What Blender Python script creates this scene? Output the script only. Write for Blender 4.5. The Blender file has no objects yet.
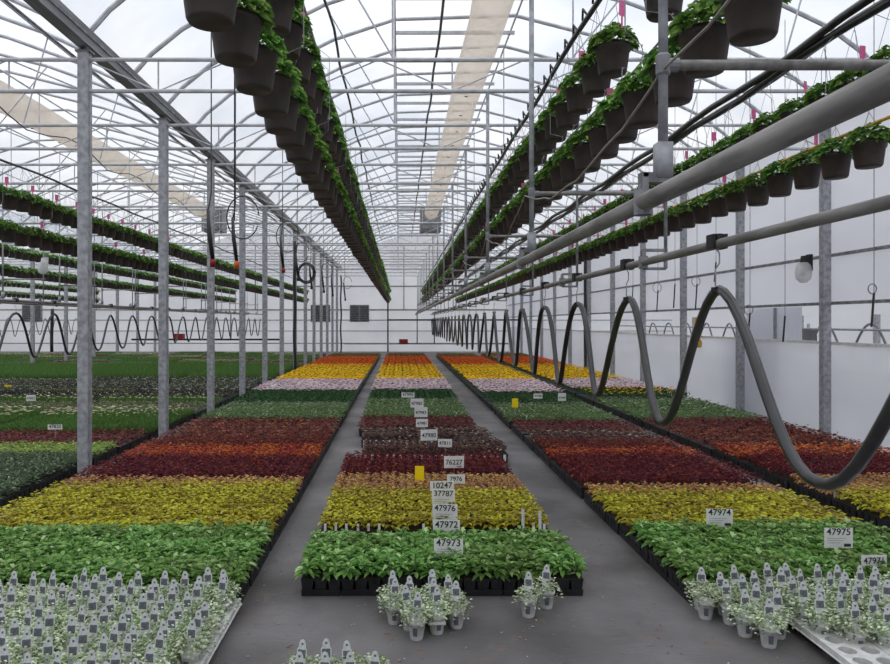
import bpy, math, random
import numpy as np
from mathutils import Vector
PI = math.pi
sc = bpy.context.scene
COL = sc.collection

# ------------------------------------------------------------------ camera, sky, exposure
H = 1.9
cam_d = bpy.data.cameras.new('camera')
cam = bpy.data.objects.new('camera', cam_d)
COL.objects.link(cam)
cam.location = (0, 0, H)
cam.rotation_euler = (PI / 2, 0, 0)
cam_d.sensor_width = 36.0
F = 700.0
cam_d.lens = F / 890 * 36
cam_d.shift_x = 45 / 890
cam_d.shift_y = -10 / 890
cam_d.clip_start = 0.05
cam_d.clip_end = 400
sc.camera = cam

world = bpy.data.worlds.new('cloudy_sky')
sc.world = world
world.use_nodes = True
nt = world.node_tree
nt.nodes.clear()
wo = nt.nodes.new('ShaderNodeOutputWorld')
bg = nt.nodes.new('ShaderNodeBackground')
tc = nt.nodes.new('ShaderNodeTexCoord')
nz = nt.nodes.new('ShaderNodeTexNoise')
nz.inputs['Scale'].default_value = 3.2
nz.inputs['Detail'].default_value = 4
cr = nt.nodes.new('ShaderNodeValToRGB')
cr.color_ramp.elements[0].position = 0.36
cr.color_ramp.elements[0].color = (0.60, 0.64, 0.72, 1)
cr.color_ramp.elements[1].position = 0.66
cr.color_ramp.elements[1].color = (1.0, 0.99, 0.97, 1)
nt.links.new(tc.outputs['Generated'], nz.inputs['Vector'])
nt.links.new(nz.outputs['Fac'], cr.inputs['Fac'])
nt.links.new(cr.outputs['Color'], bg.inputs['Color'])
sp = nt.nodes.new('ShaderNodeSeparateXYZ')
nt.links.new(tc.outputs['Generated'], sp.inputs['Vector'])
mr = nt.nodes.new('ShaderNodeMapRange')
mr.inputs['From Min'].default_value = 0.0
mr.inputs['From Max'].default_value = 1.0
mr.inputs['To Min'].default_value = 0.50
mr.inputs['To Max'].default_value = 1.90
nt.links.new(sp.outputs['Z'], mr.inputs['Value'])
nt.links.new(mr.outputs['Result'], bg.inputs['Strength'])
nt.links.new(bg.outputs['Background'], wo.inputs['Surface'])

sc.view_settings.view_transform = 'Standard'
sc.view_settings.look = 'None'
sc.view_settings.gamma = 1
sc.view_settings.use_curve_mapping = False
sc.view_settings.exposure = 0.30
sc.cycles.max_bounces = 10
sc.cycles.transparent_max_bounces = 24
sc.cycles.use_denoising = True

# ------------------------------------------------------------------ layout constants
D = 2.82                       # frame spacing
XL, XR = -3.81, 6.85           # post lines of this bay
XLL, XRR = -14.8, 17.5
END = 45.1                     # end wall
GUT = H + 3.32                 # underside of gutter

# ------------------------------------------------------------------ materials
def srgb(c):
    return tuple(((v / 255) / 12.92 if v / 255 <= 0.04045 else ((v / 255 + 0.055) / 1.055) ** 2.4) for v in c) + (1,)

def new_mat(name):
    m = bpy.data.materials.new(name)
    m.use_nodes = True
    n = m.node_tree
    n.nodes.clear()
    out = n.nodes.new('ShaderNodeOutputMaterial')
    return m, n, out

def plain(name, c1, c2=None, rough=0.6, metal=0.0, scale=8.0, detail=3, bump=0.0, stretch=None, spec=0.4):
    m, n, out = new_mat(name)
    b = n.nodes.new('ShaderNodeBsdfPrincipled')
    b.inputs['Roughness'].default_value = rough
    b.inputs['Metallic'].default_value = metal
    b.inputs['Specular IOR Level'].default_value = spec
    c2 = c2 or tuple(v * 0.8 for v in c1)
    t = n.nodes.new('ShaderNodeTexCoord')
    mp = n.nodes.new('ShaderNodeMapping')
    if stretch:
        mp.inputs['Scale'].default_value = stretch
    z = n.nodes.new('ShaderNodeTexNoise')
    z.inputs['Scale'].default_value = scale
    z.inputs['Detail'].default_value = detail
    r = n.nodes.new('ShaderNodeValToRGB')
    r.color_ramp.elements[0].position = 0.35
    r.color_ramp.elements[0].color = srgb(c2)
    r.color_ramp.elements[1].position = 0.65
    r.color_ramp.elements[1].color = srgb(c1)
    n.links.new(t.outputs['Object'], mp.inputs['Vector'])
    n.links.new(mp.outputs['Vector'], z.inputs['Vector'])
    n.links.new(z.outputs['Fac'], r.inputs['Fac'])
    n.links.new(r.outputs['Color'], b.inputs['Base Color'])
    if bump:
        bp = n.nodes.new('ShaderNodeBump')
        bp.inputs['Strength'].default_value = bump
        bp.inputs['Distance'].default_value = 0.01
        n.links.new(z.outputs['Fac'], bp.inputs['Height'])
        n.links.new(bp.outputs['Normal'], b.inputs['Normal'])
    n.links.new(b.outputs['BSDF'], out.inputs['Surface'])
    return m

def leafy(name, cols, transl=0.35, rough=0.5, gain=1.3, sat=0.9):
    """cols: list of (position, srgb colour) picked by the per-leaf tint attribute"""
    m, n, out = new_mat(name)
    a = n.nodes.new('ShaderNodeAttribute')
    a.attribute_name = 'tint'
    r = n.nodes.new('ShaderNodeValToRGB')
    els = r.color_ramp.elements
    els[0].position, els[0].color = cols[0][0], srgb(cols[0][1])
    els[1].position, els[1].color = cols[-1][0], srgb(cols[-1][1])
    for p, c in cols[1:-1]:
        e = els.new(p)
        e.color = srgb(c)
    b = n.nodes.new('ShaderNodeBsdfPrincipled')
    b.inputs['Roughness'].default_value = rough
    b.inputs['Specular IOR Level'].default_value = 0.3
    tr = n.nodes.new('ShaderNodeBsdfTranslucent')
    mx = n.nodes.new('ShaderNodeMixShader')
    mx.inputs['Fac'].default_value = transl
    n.links.new(a.outputs['Fac'], r.inputs['Fac'])
    oi = n.nodes.new('ShaderNodeObjectInfo')
    m1 = n.nodes.new('ShaderNodeMapRange')
    m1.inputs['To Min'].default_value = gain * 0.84
    m1.inputs['To Max'].default_value = gain * 1.12
    m2 = n.nodes.new('ShaderNodeMapRange')
    m2.inputs['To Min'].default_value = 0.488
    m2.inputs['To Max'].default_value = 0.508
    hs = n.nodes.new('ShaderNodeHueSaturation')
    n.links.new(oi.outputs['Random'], m1.inputs['Value'])
    n.links.new(oi.outputs['Random'], m2.inputs['Value'])
    n.links.new(m1.outputs['Result'], hs.inputs['Value'])
    n.links.new(m2.outputs['Result'], hs.inputs['Hue'])
    hs.inputs['Saturation'].default_value = sat
    n.links.new(r.outputs['Color'], hs.inputs['Color'])
    n.links.new(hs.outputs['Color'], b.inputs['Base Color'])
    n.links.new(hs.outputs['Color'], tr.inputs['Color'])
    n.links.new(b.outputs['BSDF'], mx.inputs[1])
    n.links.new(tr.outputs['BSDF'], mx.inputs[2])
    n.links.new(mx.outputs['Shader'], out.inputs['Surface'])
    return m

def film(name, col, clear, transl, dirt=None, dscale=1.0, stretch=None):
    """poly film: clear share lets the view and light straight through, the rest scatters it"""
    m, n, out = new_mat(name)
    tp = n.nodes.new('ShaderNodeBsdfTransparent')
    tp.inputs['Color'].default_value = (0.97, 0.975, 0.98, 1)
    tl = n.nodes.new('ShaderNodeBsdfTranslucent')
    df = n.nodes.new('ShaderNodeBsdfDiffuse')
    t = n.nodes.new('ShaderNodeTexCoord')
    mp = n.nodes.new('ShaderNodeMapping')
    if stretch:
        mp.inputs['Scale'].default_value = stretch
    z = n.nodes.new('ShaderNodeTexNoise')
    z.inputs['Scale'].default_value = dscale
    z.inputs['Detail'].default_value = 3
    r = n.nodes.new('ShaderNodeValToRGB')
    r.color_ramp.elements[0].position = 0.35
    r.color_ramp.elements[0].color = srgb(dirt or col)
    r.color_ramp.elements[1].position = 0.62
    r.color_ramp.elements[1].color = srgb(col)
    n.links.new(t.outputs['Object'], mp.inputs['Vector'])
    n.links.new(mp.outputs['Vector'], z.inputs['Vector'])
    n.links.new(z.outputs['Fac'], r.inputs['Fac'])
    n.links.new(r.outputs['Color'], tl.inputs['Color'])
    n.links.new(r.outputs['Color'], df.inputs['Color'])
    m1 = n.nodes.new('ShaderNodeMixShader')
    m1.inputs['Fac'].default_value = transl
    n.links.new(df.outputs['BSDF'], m1.inputs[1])
    n.links.new(tl.outputs['BSDF'], m1.inputs[2])
    m2 = n.nodes.new('ShaderNodeMixShader')
    m2.inputs['Fac'].default_value = clear
    n.links.new(m1.outputs['Shader'], m2.inputs[1])
    n.links.new(tp.outputs['BSDF'], m2.inputs[2])
    n.links.new(m2.outputs['Shader'], out.inputs['Surface'])
    return m

M = {}
M['galv'] = plain('galvanized_steel', (176, 178, 182), (140, 142, 147), rough=0.55, metal=0.25, scale=14)
M['galv_dull'] = plain('dull_galvanized_steel', (150, 151, 154), (112, 113, 117), rough=0.6, metal=0.2, scale=9)
M['alu'] = plain('roof_aluminium', (205, 206, 210), (178, 180, 185), rough=0.55, metal=0.1, scale=6)
M['gutter'] = plain('gutter_steel', (160, 162, 166), (128, 130, 135), rough=0.55, metal=0.2, scale=4, stretch=(3, .3, 3))
M['pipe'] = plain('grey_steel_pipe', (148, 145, 142), (112, 109, 106), rough=0.42, metal=0.3, scale=5, stretch=(4, .6, 4))
M['rubber'] = plain('black_rubber', (40, 40, 42), (26, 26, 28), rough=0.38, scale=10, spec=0.6)
M['hose'] = plain('grey_rubber_hose', (50, 50, 51), (32, 32, 34), rough=0.3, scale=6, spec=0.8)
M['black_plastic'] = plain('black_plastic', (38, 38, 40), (26, 26, 28), rough=0.5, scale=12)
M['pot_brown'] = plain('dark_brown_basket_plastic', (72, 62, 58), (56, 49, 47), rough=0.5, scale=9, spec=0.4)
M['pot_white'] = plain('white_pot_plastic', (222, 222, 220), (200, 200, 197), rough=0.5, scale=20)
M['card'] = plain('white_card', (232, 232, 230), (215, 215, 213), rough=0.6, scale=6)
M['ink'] = plain('dark_ink', (52, 54, 58), (44, 46, 50), rough=0.7)
M['bar_ink'] = plain('grey_tag_print', (112, 114, 122), (84, 86, 94), rough=0.7, scale=160)
M['tag_grey'] = plain('pale_tag_plastic', (216, 218, 218), (194, 197, 199), rough=0.5, scale=50)
M['pink'] = plain('pink_tag_card', (226, 110, 160), (205, 90, 140), rough=0.6, scale=40)
M['yellow_tube'] = plain('yellow_tube', (205, 160, 50), (170, 125, 30), rough=0.45, scale=10)
M['yellow_card'] = plain('yellow_card', (255, 226, 20), (250, 214, 10), rough=0.5)
M['red'] = plain('red_plastic', (150, 35, 35), (120, 25, 28), rough=0.4)
M['orange'] = plain('orange_plug_plastic', (225, 110, 30), (205, 90, 25), rough=0.4)
M['soil'] = plain('potting_soil', (52, 40, 32), (30, 23, 19), rough=0.95, scale=60)
M['fan_dark'] = plain('fan_housing_dark', (92, 92, 96), (70, 70, 74), rough=0.6)
M['wood'] = plain('pale_rail', (175, 168, 155), (150, 144, 132), rough=0.6)
M['beige_rope'] = plain('beige_grey_hose', (150, 142, 132), (120, 113, 104), rough=0.5)
M['roof_film'] = film('roof_double_poly_film', (246, 248, 251), 0.58, 0.9, (214, 220, 230), 0.6)
M['wall_film'] = film('wall_poly_film', (236, 236, 240), 0.08, 0.70, (222, 223, 228), 0.5, (1, .4, 1))
M['strip_film'] = film('clear_wall_strip_film', (235, 238, 242), 0.86, 0.6)
M['duct_film'] = film('beige_duct_film', (240, 230, 216), 0.32, 0.75, (228, 216, 202), 1.5)
M['glass'] = film('lamp_glass', (235, 235, 235), 0.35, 0.4)

# woven ground cover: grey weave, damp patches and pale dust
def ground_mat():
    m, n, out = new_mat('woven_ground_cover')
    b = n.nodes.new('ShaderNodeBsdfPrincipled')
    b.inputs['Roughness'].default_value = 0.62
    b.inputs['Specular IOR Level'].default_value = 0.45
    t = n.nodes.new('ShaderNodeTexCoord')
    z = n.nodes.new('ShaderNodeTexNoise')
    z.inputs['Scale'].default_value = 0.9
    z.inputs['Detail'].default_value = 6
    r = n.nodes.new('ShaderNodeValToRGB')
    r.color_ramp.elements[0].position = 0.34
    r.color_ramp.elements[0].color = srgb((82, 79, 78))
    r.color_ramp.elements[1].position = 0.66
    r.color_ramp.elements[1].color = srgb((134, 130, 131))
    z2 = n.nodes.new('ShaderNodeTexNoise')
    z2.inputs['Scale'].default_value = 5
    z2.inputs['Detail'].default_value = 8
    r2 = n.nodes.new('ShaderNodeValToRGB')
    r2.color_ramp.elements[0].position = 0.60
    r2.color_ramp.elements[0].color = (0, 0, 0, 1)
    r2.color_ramp.elements[1].position = 0.72
    r2.color_ramp.elements[1].color = (1, 1, 1, 1)
    mxc = n.nodes.new('ShaderNodeMixRGB')
    mxc.inputs['Color2'].default_value = srgb((124, 108, 98))
    mp = n.nodes.new('ShaderNodeMapping')
    mp.inputs['Scale'].default_value = (6, 60, 6)
    z3 = n.nodes.new('ShaderNodeTexNoise')
    z3.inputs['Scale'].default_value = 2
    z3.inputs['Detail'].default_value = 2
    bp = n.nodes.new('ShaderNodeBump')
    bp.inputs['Strength'].default_value = 0.5
    bp.inputs['Distance'].default_value = 0.01
    mu = n.nodes.new('ShaderNodeMixRGB')
    mu.blend_type = 'MULTIPLY'
    mu.inputs['Fac'].default_value = 0.35
    for a_, b_ in ((t.outputs['Object'], z.inputs['Vector']), (t.outputs['Object'], z2.inputs['Vector']),
                   (t.outputs['Object'], mp.inputs['Vector']), (mp.outputs['Vector'], z3.inputs['Vector']),
                   (z.outputs['Fac'], r.inputs['Fac']), (z2.outputs['Fac'], r2.inputs['Fac']),
                   (r.outputs['Color'], mxc.inputs['Color1']), (r2.outputs['Color'], mxc.inputs['Fac']),
                   (mxc.outputs['Color'], mu.inputs['Color1']), (z3.outputs['Fac'], mu.inputs['Color2']),
                   (mu.outputs['Color'], b.inputs['Base Color']), (z3.outputs['Fac'], bp.inputs['Height']),
                   (bp.outputs['Normal'], b.inputs['Normal']), (b.outputs['BSDF'], out.inputs['Surface'])):
        n.links.new(a_, b_)
    return m
M['ground'] = ground_mat()
M['concrete'] = plain('outside_gravel', (150, 148, 144), (126, 124, 120), rough=0.9, scale=3)

G = {
    'green': [(0, (58, 92, 38)), (.45, (98, 138, 58)), (.8, (128, 164, 84)), (1, (176, 198, 146))],
    'yellow': [(0, (88, 58, 36)), (.2, (128, 110, 36)), (.55, (178, 174, 44)), (1, (208, 206, 84))],
    'tan': [(0, (112, 66, 40)), (.4, (168, 124, 78)), (.7, (196, 156, 106)), (1, (180, 170, 84))],
    'darkred': [(0, (52, 14, 20)), (.5, (98, 26, 36)), (.85, (128, 38, 44)), (1, (150, 80, 56))],
    'orange': [(0, (84, 24, 22)), (.35, (140, 52, 36)), (.7, (190, 96, 50)), (1, (214, 134, 76))],
    'redbrown': [(0, (58, 22, 22)), (.5, (108, 40, 38)), (.85, (140, 70, 50)), (1, (170, 110, 70))],
    'bronze': [(0, (46, 28, 26)), (.5, (92, 62, 54)), (.85, (124, 92, 78)), (1, (190, 180, 170))],
    'maroon': [(0, (60, 20, 26)), (.6, (108, 36, 42)), (.85, (136, 56, 54)), (1, (86, 92, 56))],
    'greygreen': [(0, (60, 82, 46)), (.5, (98, 126, 74)), (.88, (128, 152, 100)), (1, (186, 196, 172))],
    'dkgreen': [(0, (26, 58, 28)), (.6, (48, 92, 44)), (1, (84, 124, 66))],
    'bluegreen': [(0, (46, 60, 40)), (.5, (88, 108, 78)), (.85, (124, 142, 110)), (1, (172, 184, 160))],
    'lime': [(0, (96, 120, 46)), (.5, (140, 166, 72)), (1, (182, 198, 110))],
    'grass': [(0, (50, 84, 34)), (.5, (80, 120, 48)), (1, (112, 146, 72))],
    'olive': [(0, (66, 78, 46)), (.5, (104, 114, 74)), (1, (146, 150, 110))],
    'dark': [(0, (24, 26, 22)), (.6, (52, 54, 44)), (.9, (90, 92, 74)), (1, (196, 190, 150))],
    'purple': [(0, (38, 44, 32)), (.45, (74, 84, 62)), (.75, (104, 98, 98)), (1, (196, 200, 180))],
    'mix': [(0, (60, 80, 40)), (.35, (104, 120, 64)), (.6, (132, 84, 62)), (.8, (150, 150, 100)), (1, (216, 208, 196))],
    'browngreen': [(0, (66, 74, 32)), (.5, (112, 104, 46)), (.85, (150, 92, 48)), (1, (170, 110, 60))],
    'white_variegated': [(0, (74, 98, 54)), (.35, (112, 136, 86)), (.62, (172, 182, 150)), (1, (222, 226, 208))],
    'basket': [(0, (44, 80, 26)), (.5, (84, 126, 48)), (.85, (120, 160, 70)), (1, (156, 188, 96))],
    'fl_yellow': [(0, (250, 214, 10)), (.86, (255, 236, 30)), (.93, (240, 150, 20)), (1, (232, 100, 20))],
    'fl_orangeyellow': [(0, (250, 220, 20)), (.55, (252, 224, 20)), (.7, (240, 140, 24)), (1, (222, 88, 20))],
    'fl_orange': [(0, (206, 64, 20)), (.6, (228, 92, 24)), (.85, (236, 150, 30)), (1, (240, 200, 60))],
    'fl_pink': [(0, (206, 170, 184)), (.35, (232, 216, 218)), (.9, (246, 240, 238)), (1, (210, 110, 180))],
    'fl_cream': [(0, (216, 206, 160)), (1, (240, 234, 206))],
}
for k, v in G.items():
    M['g_' + k] = leafy('leaves_' + k, v, 0.35 if not k.startswith('fl') else 0.3, gain={'white_variegated': 1.5, 'green': 1.45, 'dkgreen': 1.1, 'fl_pink': 1.25, 'fl_cream': 1.1, 'basket': 1.45}.get(k, 1.25), sat=1.0 if k in ('fl_yellow', 'fl_orange', 'fl_orangeyellow', 'orange', 'yellow', 'darkred', 'redbrown', 'tan') else .92)

# ------------------------------------------------------------------ mesh tools
class MB:
    """collects vertices, faces, material slots and a per-face tint, then builds ONE mesh"""
    def __init__(s):
        s.v, s.f, s.m, s.t, s.n = [], [], [], [], 0

    def add(s, verts, faces, mi=0, tint=None):
        verts = np.asarray(verts, dtype=float).reshape(-1, 3)
        s.v.append(verts)
        for q in faces:
            s.f.append([int(i) + s.n for i in q])
        k = len(faces)
        s.m += [mi] * k if np.isscalar(mi) else list(mi)
        s.t += [0.5] * k if tint is None else list(tint)
        s.n += len(verts)
        return s

    def box(s, x0, x1, y0, y1, z0, z1, mi=0, taper=0.0):
        t = taper
        v = [(x0 + t, y0 + t, z0), (x1 - t, y0 + t, z0), (x1 - t, y1 - t, z0), (x0 + t, y1 - t, z0),
             (x0, y0, z1), (x1, y0, z1), (x1, y1, z1), (x0, y1, z1)]
        return s.add(v, [(3, 2, 1, 0), (4, 5, 6, 7), (0, 1, 5, 4), (1, 2, 6, 5), (2, 3, 7, 6), (3, 0, 4, 7)], mi)

    def tube(s, pts, r, n=8, mi=0, caps=True):
        P = [Vector(p) for p in pts]
        rs = r if hasattr(r, '__len__') else [r] * len(P)
        V = []
        prev = None
        for i, p in enumerate(P):
            a = P[max(i - 1, 0)]
            b = P[min(i + 1, len(P) - 1)]
            d = (b - a).normalized()
            if prev is None:
                up = Vector((0, 0, 1)) if abs(d.z) < 0.9 else Vector((1, 0, 0))
                u = d.cross(up).normalized()
            else:
                u = (prev - d * prev.dot(d))
                u = u.normalized() if u.length > 1e-6 else d.orthogonal().normalized()
            prev = u
            w = d.cross(u)
            for k in range(n):
                a_ = 2 * PI * k / n
                V.append(p + u * (math.cos(a_) * rs[i]) + w * (math.sin(a_) * rs[i]))
        Fc = []
        for i in range(len(P) - 1):
            for k in range(n):
                k2 = (k + 1) % n
                Fc.append((i * n + k, i * n + k2, (i + 1) * n + k2, (i + 1) * n + k))
        if caps:
            Fc.append(tuple(range(n - 1, -1, -1)))
            Fc.append(tuple((len(P) - 1) * n + k for k in range(n)))
        return s.add([tuple(v) for v in V], Fc, mi)

    def lathe(s, prof, n=20, c=(0, 0, 0), mi=0):
        V = [(c[0] + r * math.cos(2 * PI * k / n), c[1] + r * math.sin(2 * PI * k / n), c[2] + z) for r, z in prof for k in range(n)]
        Fc = []
        for i in range(len(prof) - 1):
            for k in range(n):
                k2 = (k + 1) % n
                Fc.append((i * n + k, i * n + k2, (i + 1) * n + k2, (i + 1) * n + k))
        return s.add(V, Fc, mi)

    def prism(s, outline, y0, y1, mi=0):
        """outline in x,z extruded along y"""
        n = len(outline)
        V = [(x, y0, z) for x, z in outline] + [(x, y1, z) for x, z in outline]
        Fc = [tuple(range(n)), tuple(range(2 * n - 1, n - 1, -1))] + [(i, i + n, (i + 1) % n + n, (i + 1) % n) for i in range(n)]
        return s.add(V, Fc, mi)

    def quads(s, V, tint, mi=0):
        """numpy leaves: V (n,6,3) -> two quads each"""
        n = len(V)
        b = np.arange(n)[:, None] * 6
        f1 = b + np.array([0, 1, 2, 3])
        f2 = b + np.array([0, 3, 4, 5])
        fs = np.concatenate([f1, f2], 1).reshape(-1, 4)
        return s.add(V.reshape(-1, 3), fs.tolist(), mi, np.repeat(tint, 2))

    def mesh(s, name, mats, smooth=False):
        me = bpy.data.meshes.new(name)
        V = np.concatenate(s.v) if s.v else np.zeros((0, 3))
        me.from_pydata(V.tolist(), [], s.f)
        for m in (mats if isinstance(mats, (list, tuple)) else [mats]):
            me.materials.append(m)
        if any(s.m):
            me.polygons.foreach_set('material_index', s.m)
        at = me.attributes.new('tint', 'FLOAT', 'FACE')
        at.data.foreach_set('value', [float(x) for x in s.t])
        if smooth:
            me.polygons.foreach_set('use_smooth', [True] * len(me.polygons))
        me.update()
        return me

def link(name, me, parent=None, loc=(0, 0, 0), rz=0):
    o = bpy.data.objects.new(name, me)
    COL.objects.link(o)
    o.location = loc
    o.rotation_euler = (0, 0, rz)
    if parent is not None:
        o.parent = parent
    return o

def tag(o, label, cat, group=None, kind=None):
    if label: o['label'] = label
    if cat: o['category'] = cat
    if group: o['group'] = group
    if kind: o['kind'] = kind
    return o

def thing(name, label, cat, loc=(0, 0, 0), rz=0, group=None):
    return tag(link(name, None, None, loc, rz), label, cat, group)

def struct(name, mb, mats, smooth=False, label=None):
    o = link(name, mb.mesh(name, mats, smooth))
    o['kind'] = 'structure'
    if label: o['label'] = label
    return o

def copy_thing(root, loc, rz=0, label=None, group=None, scale=None):
    r = root.copy()
    COL.objects.link(r)
    r.location = loc
    r.rotation_euler = (0, 0, rz)
    if scale: r.scale = scale
    if label: r['label'] = label
    if group: r['group'] = group
    for ch in KIDS.get(root.name, ()):
        c = ch.copy()
        COL.objects.link(c)
        c.parent = r
        for g in KIDS.get(ch.name, ()):
            d = g.copy()
            COL.objects.link(d)
            d.parent = c
    return r
KIDS = {}
def kid(name, me, parent, loc=(0, 0, 0), rz=0, label=None):
    o = link(name, me, parent, loc, rz)
    if label: o['label'] = label
    KIDS.setdefault(parent.name, []).append(o)
    return o

def px(x, y, Y):
    """world X, Z of photo pixel at depth Y"""
    return (x - 400) * Y / F, H - (y - 322) * Y / F

def inframe(X, Y, zlo=0.0, zhi=0.3, m=0.35):
    if Y <= 0.5: return False
    x = 400 + F * X / Y
    e = m * F / Y
    ylo = 322 - F * (zhi - H) / Y
    return -e < x < 890 + e and ylo < 664 + e and (322 - F * (zlo - H) / Y) > -e

rng = np.random.default_rng(7)
rnd = random.Random(11)

def leaves(P, az, el, L, W, droop=0.25, fold=0.15):
    P = np.asarray(P, float)
    ca, sa, ce, se = np.cos(az), np.sin(az), np.cos(el), np.sin(el)
    d = np.stack([ca * ce, sa * ce, se], 1)
    sd = np.stack([-sa, ca, np.zeros_like(sa)], 1)
    up = np.cross(d, sd)
    up = np.where(up[:, 2:3] < 0, -up, up)
    L = L[:, None]; W = W[:, None]
    z = np.array([[0, 0, 1.0]])
    r1 = P + d * L * .30 + sd * W * .42 + up * W * fold
    r2 = P + d * L * .68 + sd * W * .40 + up * W * fold - z * L * droop * .35
    l1 = P + d * L * .30 - sd * W * .42 + up * W * fold
    l2 = P + d * L * .68 - sd * W * .40 + up * W * fold - z * L * droop * .35
    t = P + d * L - z * L * droop
    return np.stack([P, r1, r2, t, l2, l1], 1)

# ================================================================== STRUCTURE
struct('floor', MB().add([(-26, -3, 0), (18, -3, 0), (18, END + .2, 0), (-26, END + .2, 0)], [(0, 1, 2, 3)]), M['ground'])
struct('ground', MB().add([(-120, -60, -.05), (120, -60, -.05), (120, 200, -.05), (-120, 200, -.05)], [(0, 1, 2, 3)]), M['concrete'])

# roof profile of a bay: gutter .. flat vent at the top .. gutter (fractions of the bay this scene's middle bay was measured on)
def roof_profile(xa, xb):
    w = (xb - xa) / (XR - XL)
    g = GUT + .16
    return [(xa, g), (xa + .30 * w, g + .34), (xa + .73 * w, g + .69), (xa + 1.5 * w, g + 1.13), (xa + 2.6 * w, g + 1.68), (xa + 3.72 * w, g + 2.05),
            (xa + 5.9 * w, g + 2.12), (xb - 3.2 * w, g + 1.72), (xb - 1.8 * w, g + 1.2), (xb - .8 * w, g + .72), (xb - .32 * w, g + .36), (xb, g)]
BAYS = [(XLL - 11, XLL), (XLL, XL), (XL, XR), (XR, XRR)]

def sheet(prof, y0, y1, dz=0.0):
    mb = MB()
    ys = list(np.arange(y0, y1, D)) + [y1]
    V = [(x, y, z + dz) for y in ys for x, z in prof]
    n = len(prof)
    fs = [(j * n + i, j * n + i + 1, (j + 1) * n + i + 1, (j + 1) * n + i) for j in range(len(ys) - 1) for i in range(n - 1)]
    return mb.add(V, fs)
roof = MB()
for xa, xb in BAYS:
    q = sheet(roof_profile(xa, xb), -3, END)
    roof.add(q.v[0], q.f)
struct('ceiling', roof, M['roof_film'], True)

# end wall with gable over each bay, near end wall behind the camera, left and right walls
def gable(y):
    mb = MB()
    for xa, xb in BAYS:
        p = roof_profile(xa, xb)
        n = len(p)
        mb.add([(x, y, z) for x, z in p] + [(xb, y, 0), (xa, y, 0)], [tuple(range(n + 2))])
    return mb
struct('wall_back', gable(END), M['wall_film'])
struct('wall_front', gable(-3), M['wall_film'])
def wallx(x, z0, z1, y0=-3, y1=END, n=30):
    ys = np.linspace(y0, y1, n)
    V = [(x, y, z) for y in ys for z in (z0, z1)]
    return MB().add(V, [(2 * i, 2 * i + 2, 2 * i + 3, 2 * i + 1) for i in range(n - 1)])
struct('wall_left', wallx(XLL - 11, 0, GUT + .2), M['wall_film'])
XW = XR + .112
up_w = wallx(XW, H + .30, GUT + .2)
struct('wall_right', up_w, M['wall_film'])
# lower sheet has a slight sag between posts
lowV, lowF = [], []
ys = np.linspace(-3, END, 260)
zs = [0, .4, .8, 1.2, H - .32]
for y in ys:
    for i, z in enumerate(zs):
        lowV.append((XW + .012 * math.sin(y * 2 * PI / D) + (.018 * math.sin(y * 3.1 + i * 1.3) if 0 < i < 4 else 0), y, z))
for j in range(len(ys) - 1):
    for i in range(4):
        a = j * 5 + i
        lowF.append((a, a + 5, a + 6, a + 1))
struct('wall_right_lower', MB().add(lowV, lowF), M['wall_film'], True)
struct('window_1', wallx(XW, H - .32, H + .30), M['strip_film'])
struct('wall_far_right', wallx(XRR, 0, GUT + .2), M['wall_film'])
# horizontal rails on the right wall
for i, z in enumerate((H + 1.07, H + .30, H - .34)):
    struct('trim_%d' % (i + 1), MB().box(XR + .068, XR + .108, 0, END, z - .025, z + .025), M['galv_dull'] if i < 2 else M['pot_white'])
# end wall girts and mullion
for i, (z, t) in enumerate(((H + .78, .05), (H - .58, .025), (H - 1.37, .03), (H + 2.3, .04), (H + .12, .03))):
    struct('trim_%d' % (i + 4), MB().box(XLL - 11, XRR, END - .08, END - .02, z - t, z + t), M['wood'] if i == 0 else M['galv_dull'])
for i, x in enumerate((-19.5, -9.3, 0.25, 3.6, 9.5)):
    struct('trim_%d' % (i + 9), MB().box(x - .03, x + .03, END - .12, END - .06, H + .8, GUT + 1.6), M['galv_dull'])

ORD = ['first', 'second', 'third', 'fourth', 'fifth', 'sixth', 'seventh', 'eighth', 'ninth']
# ------------------------------------------------------------------ posts
def post_mesh(h):
    mb = MB()
    a, t = .062, .006
    mb.box(-a, a, -a, a, 0, h)
    mb.box(-a - .004, -a, -.012, .012, .1, h)         # rolled seam
    mb.box(a, a + .004, -.012, .012, .1, h)
    return mb.mesh('post_shaft', M['galv'])
post_sh = post_mesh(GUT - .06)
bp = MB().box(-.10, .10, -.10, .10, 0, .012)
for sx in (-1, 1):
    for sy in (-1, 1):
        bp.lathe([(0, .03), (.012, .03), (.012, .01)], 6, (sx * .08, sy * .08, 0))
base_me = bp.mesh('base_plate', M['galv_dull'])
cp = MB().box(-.09, .09, -.07, .07, GUT - .07, GUT - .05)
cp.box(-.05, -.03, -.05, .05, GUT - .05, GUT + .005).box(.03, .05, -.05, .05, GUT - .05, GUT + .005)
cap_me = cp.mesh('saddle_bracket', M['galv_dull'])
proto = thing('support_post', 'galvanized steel post', 'post', (0, 0, 0))
kid('shaft', post_sh, proto); kid('base_plate', base_me, proto); kid('saddle_bracket', cap_me, proto)
first = True
def place_post(x, y, label, group):
    global first
    if first:
        first = False
        proto.location = (x, y, 0); proto['label'] = label; proto['group'] = group
        return proto
    return copy_thing(proto, (x, y, 0), 0, label, group)
for k in range(3, 16):
    i = k - 3
    lab = ('galvanized post in the left row, %s from the front' % ORD[i]) if i < 5 else 'grey steel post far down the left row beside the hanging hoses'
    place_post(XL, k * D, lab, 'posts of the left row')
for k in range(4, 16):
    i = k - 4
    lab = ('grey post against the white right wall, %s from the front' % ORD[i]) if i < 5 else 'grey post far down the white right wall behind the hose loops'
    place_post(XR, k * D, lab, 'posts along the right wall')
for k in range(9, 16):
    place_post(XLL, k * D, 'thin grey post in the distant left row beyond the next bay', 'posts of the distant left row')

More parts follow.
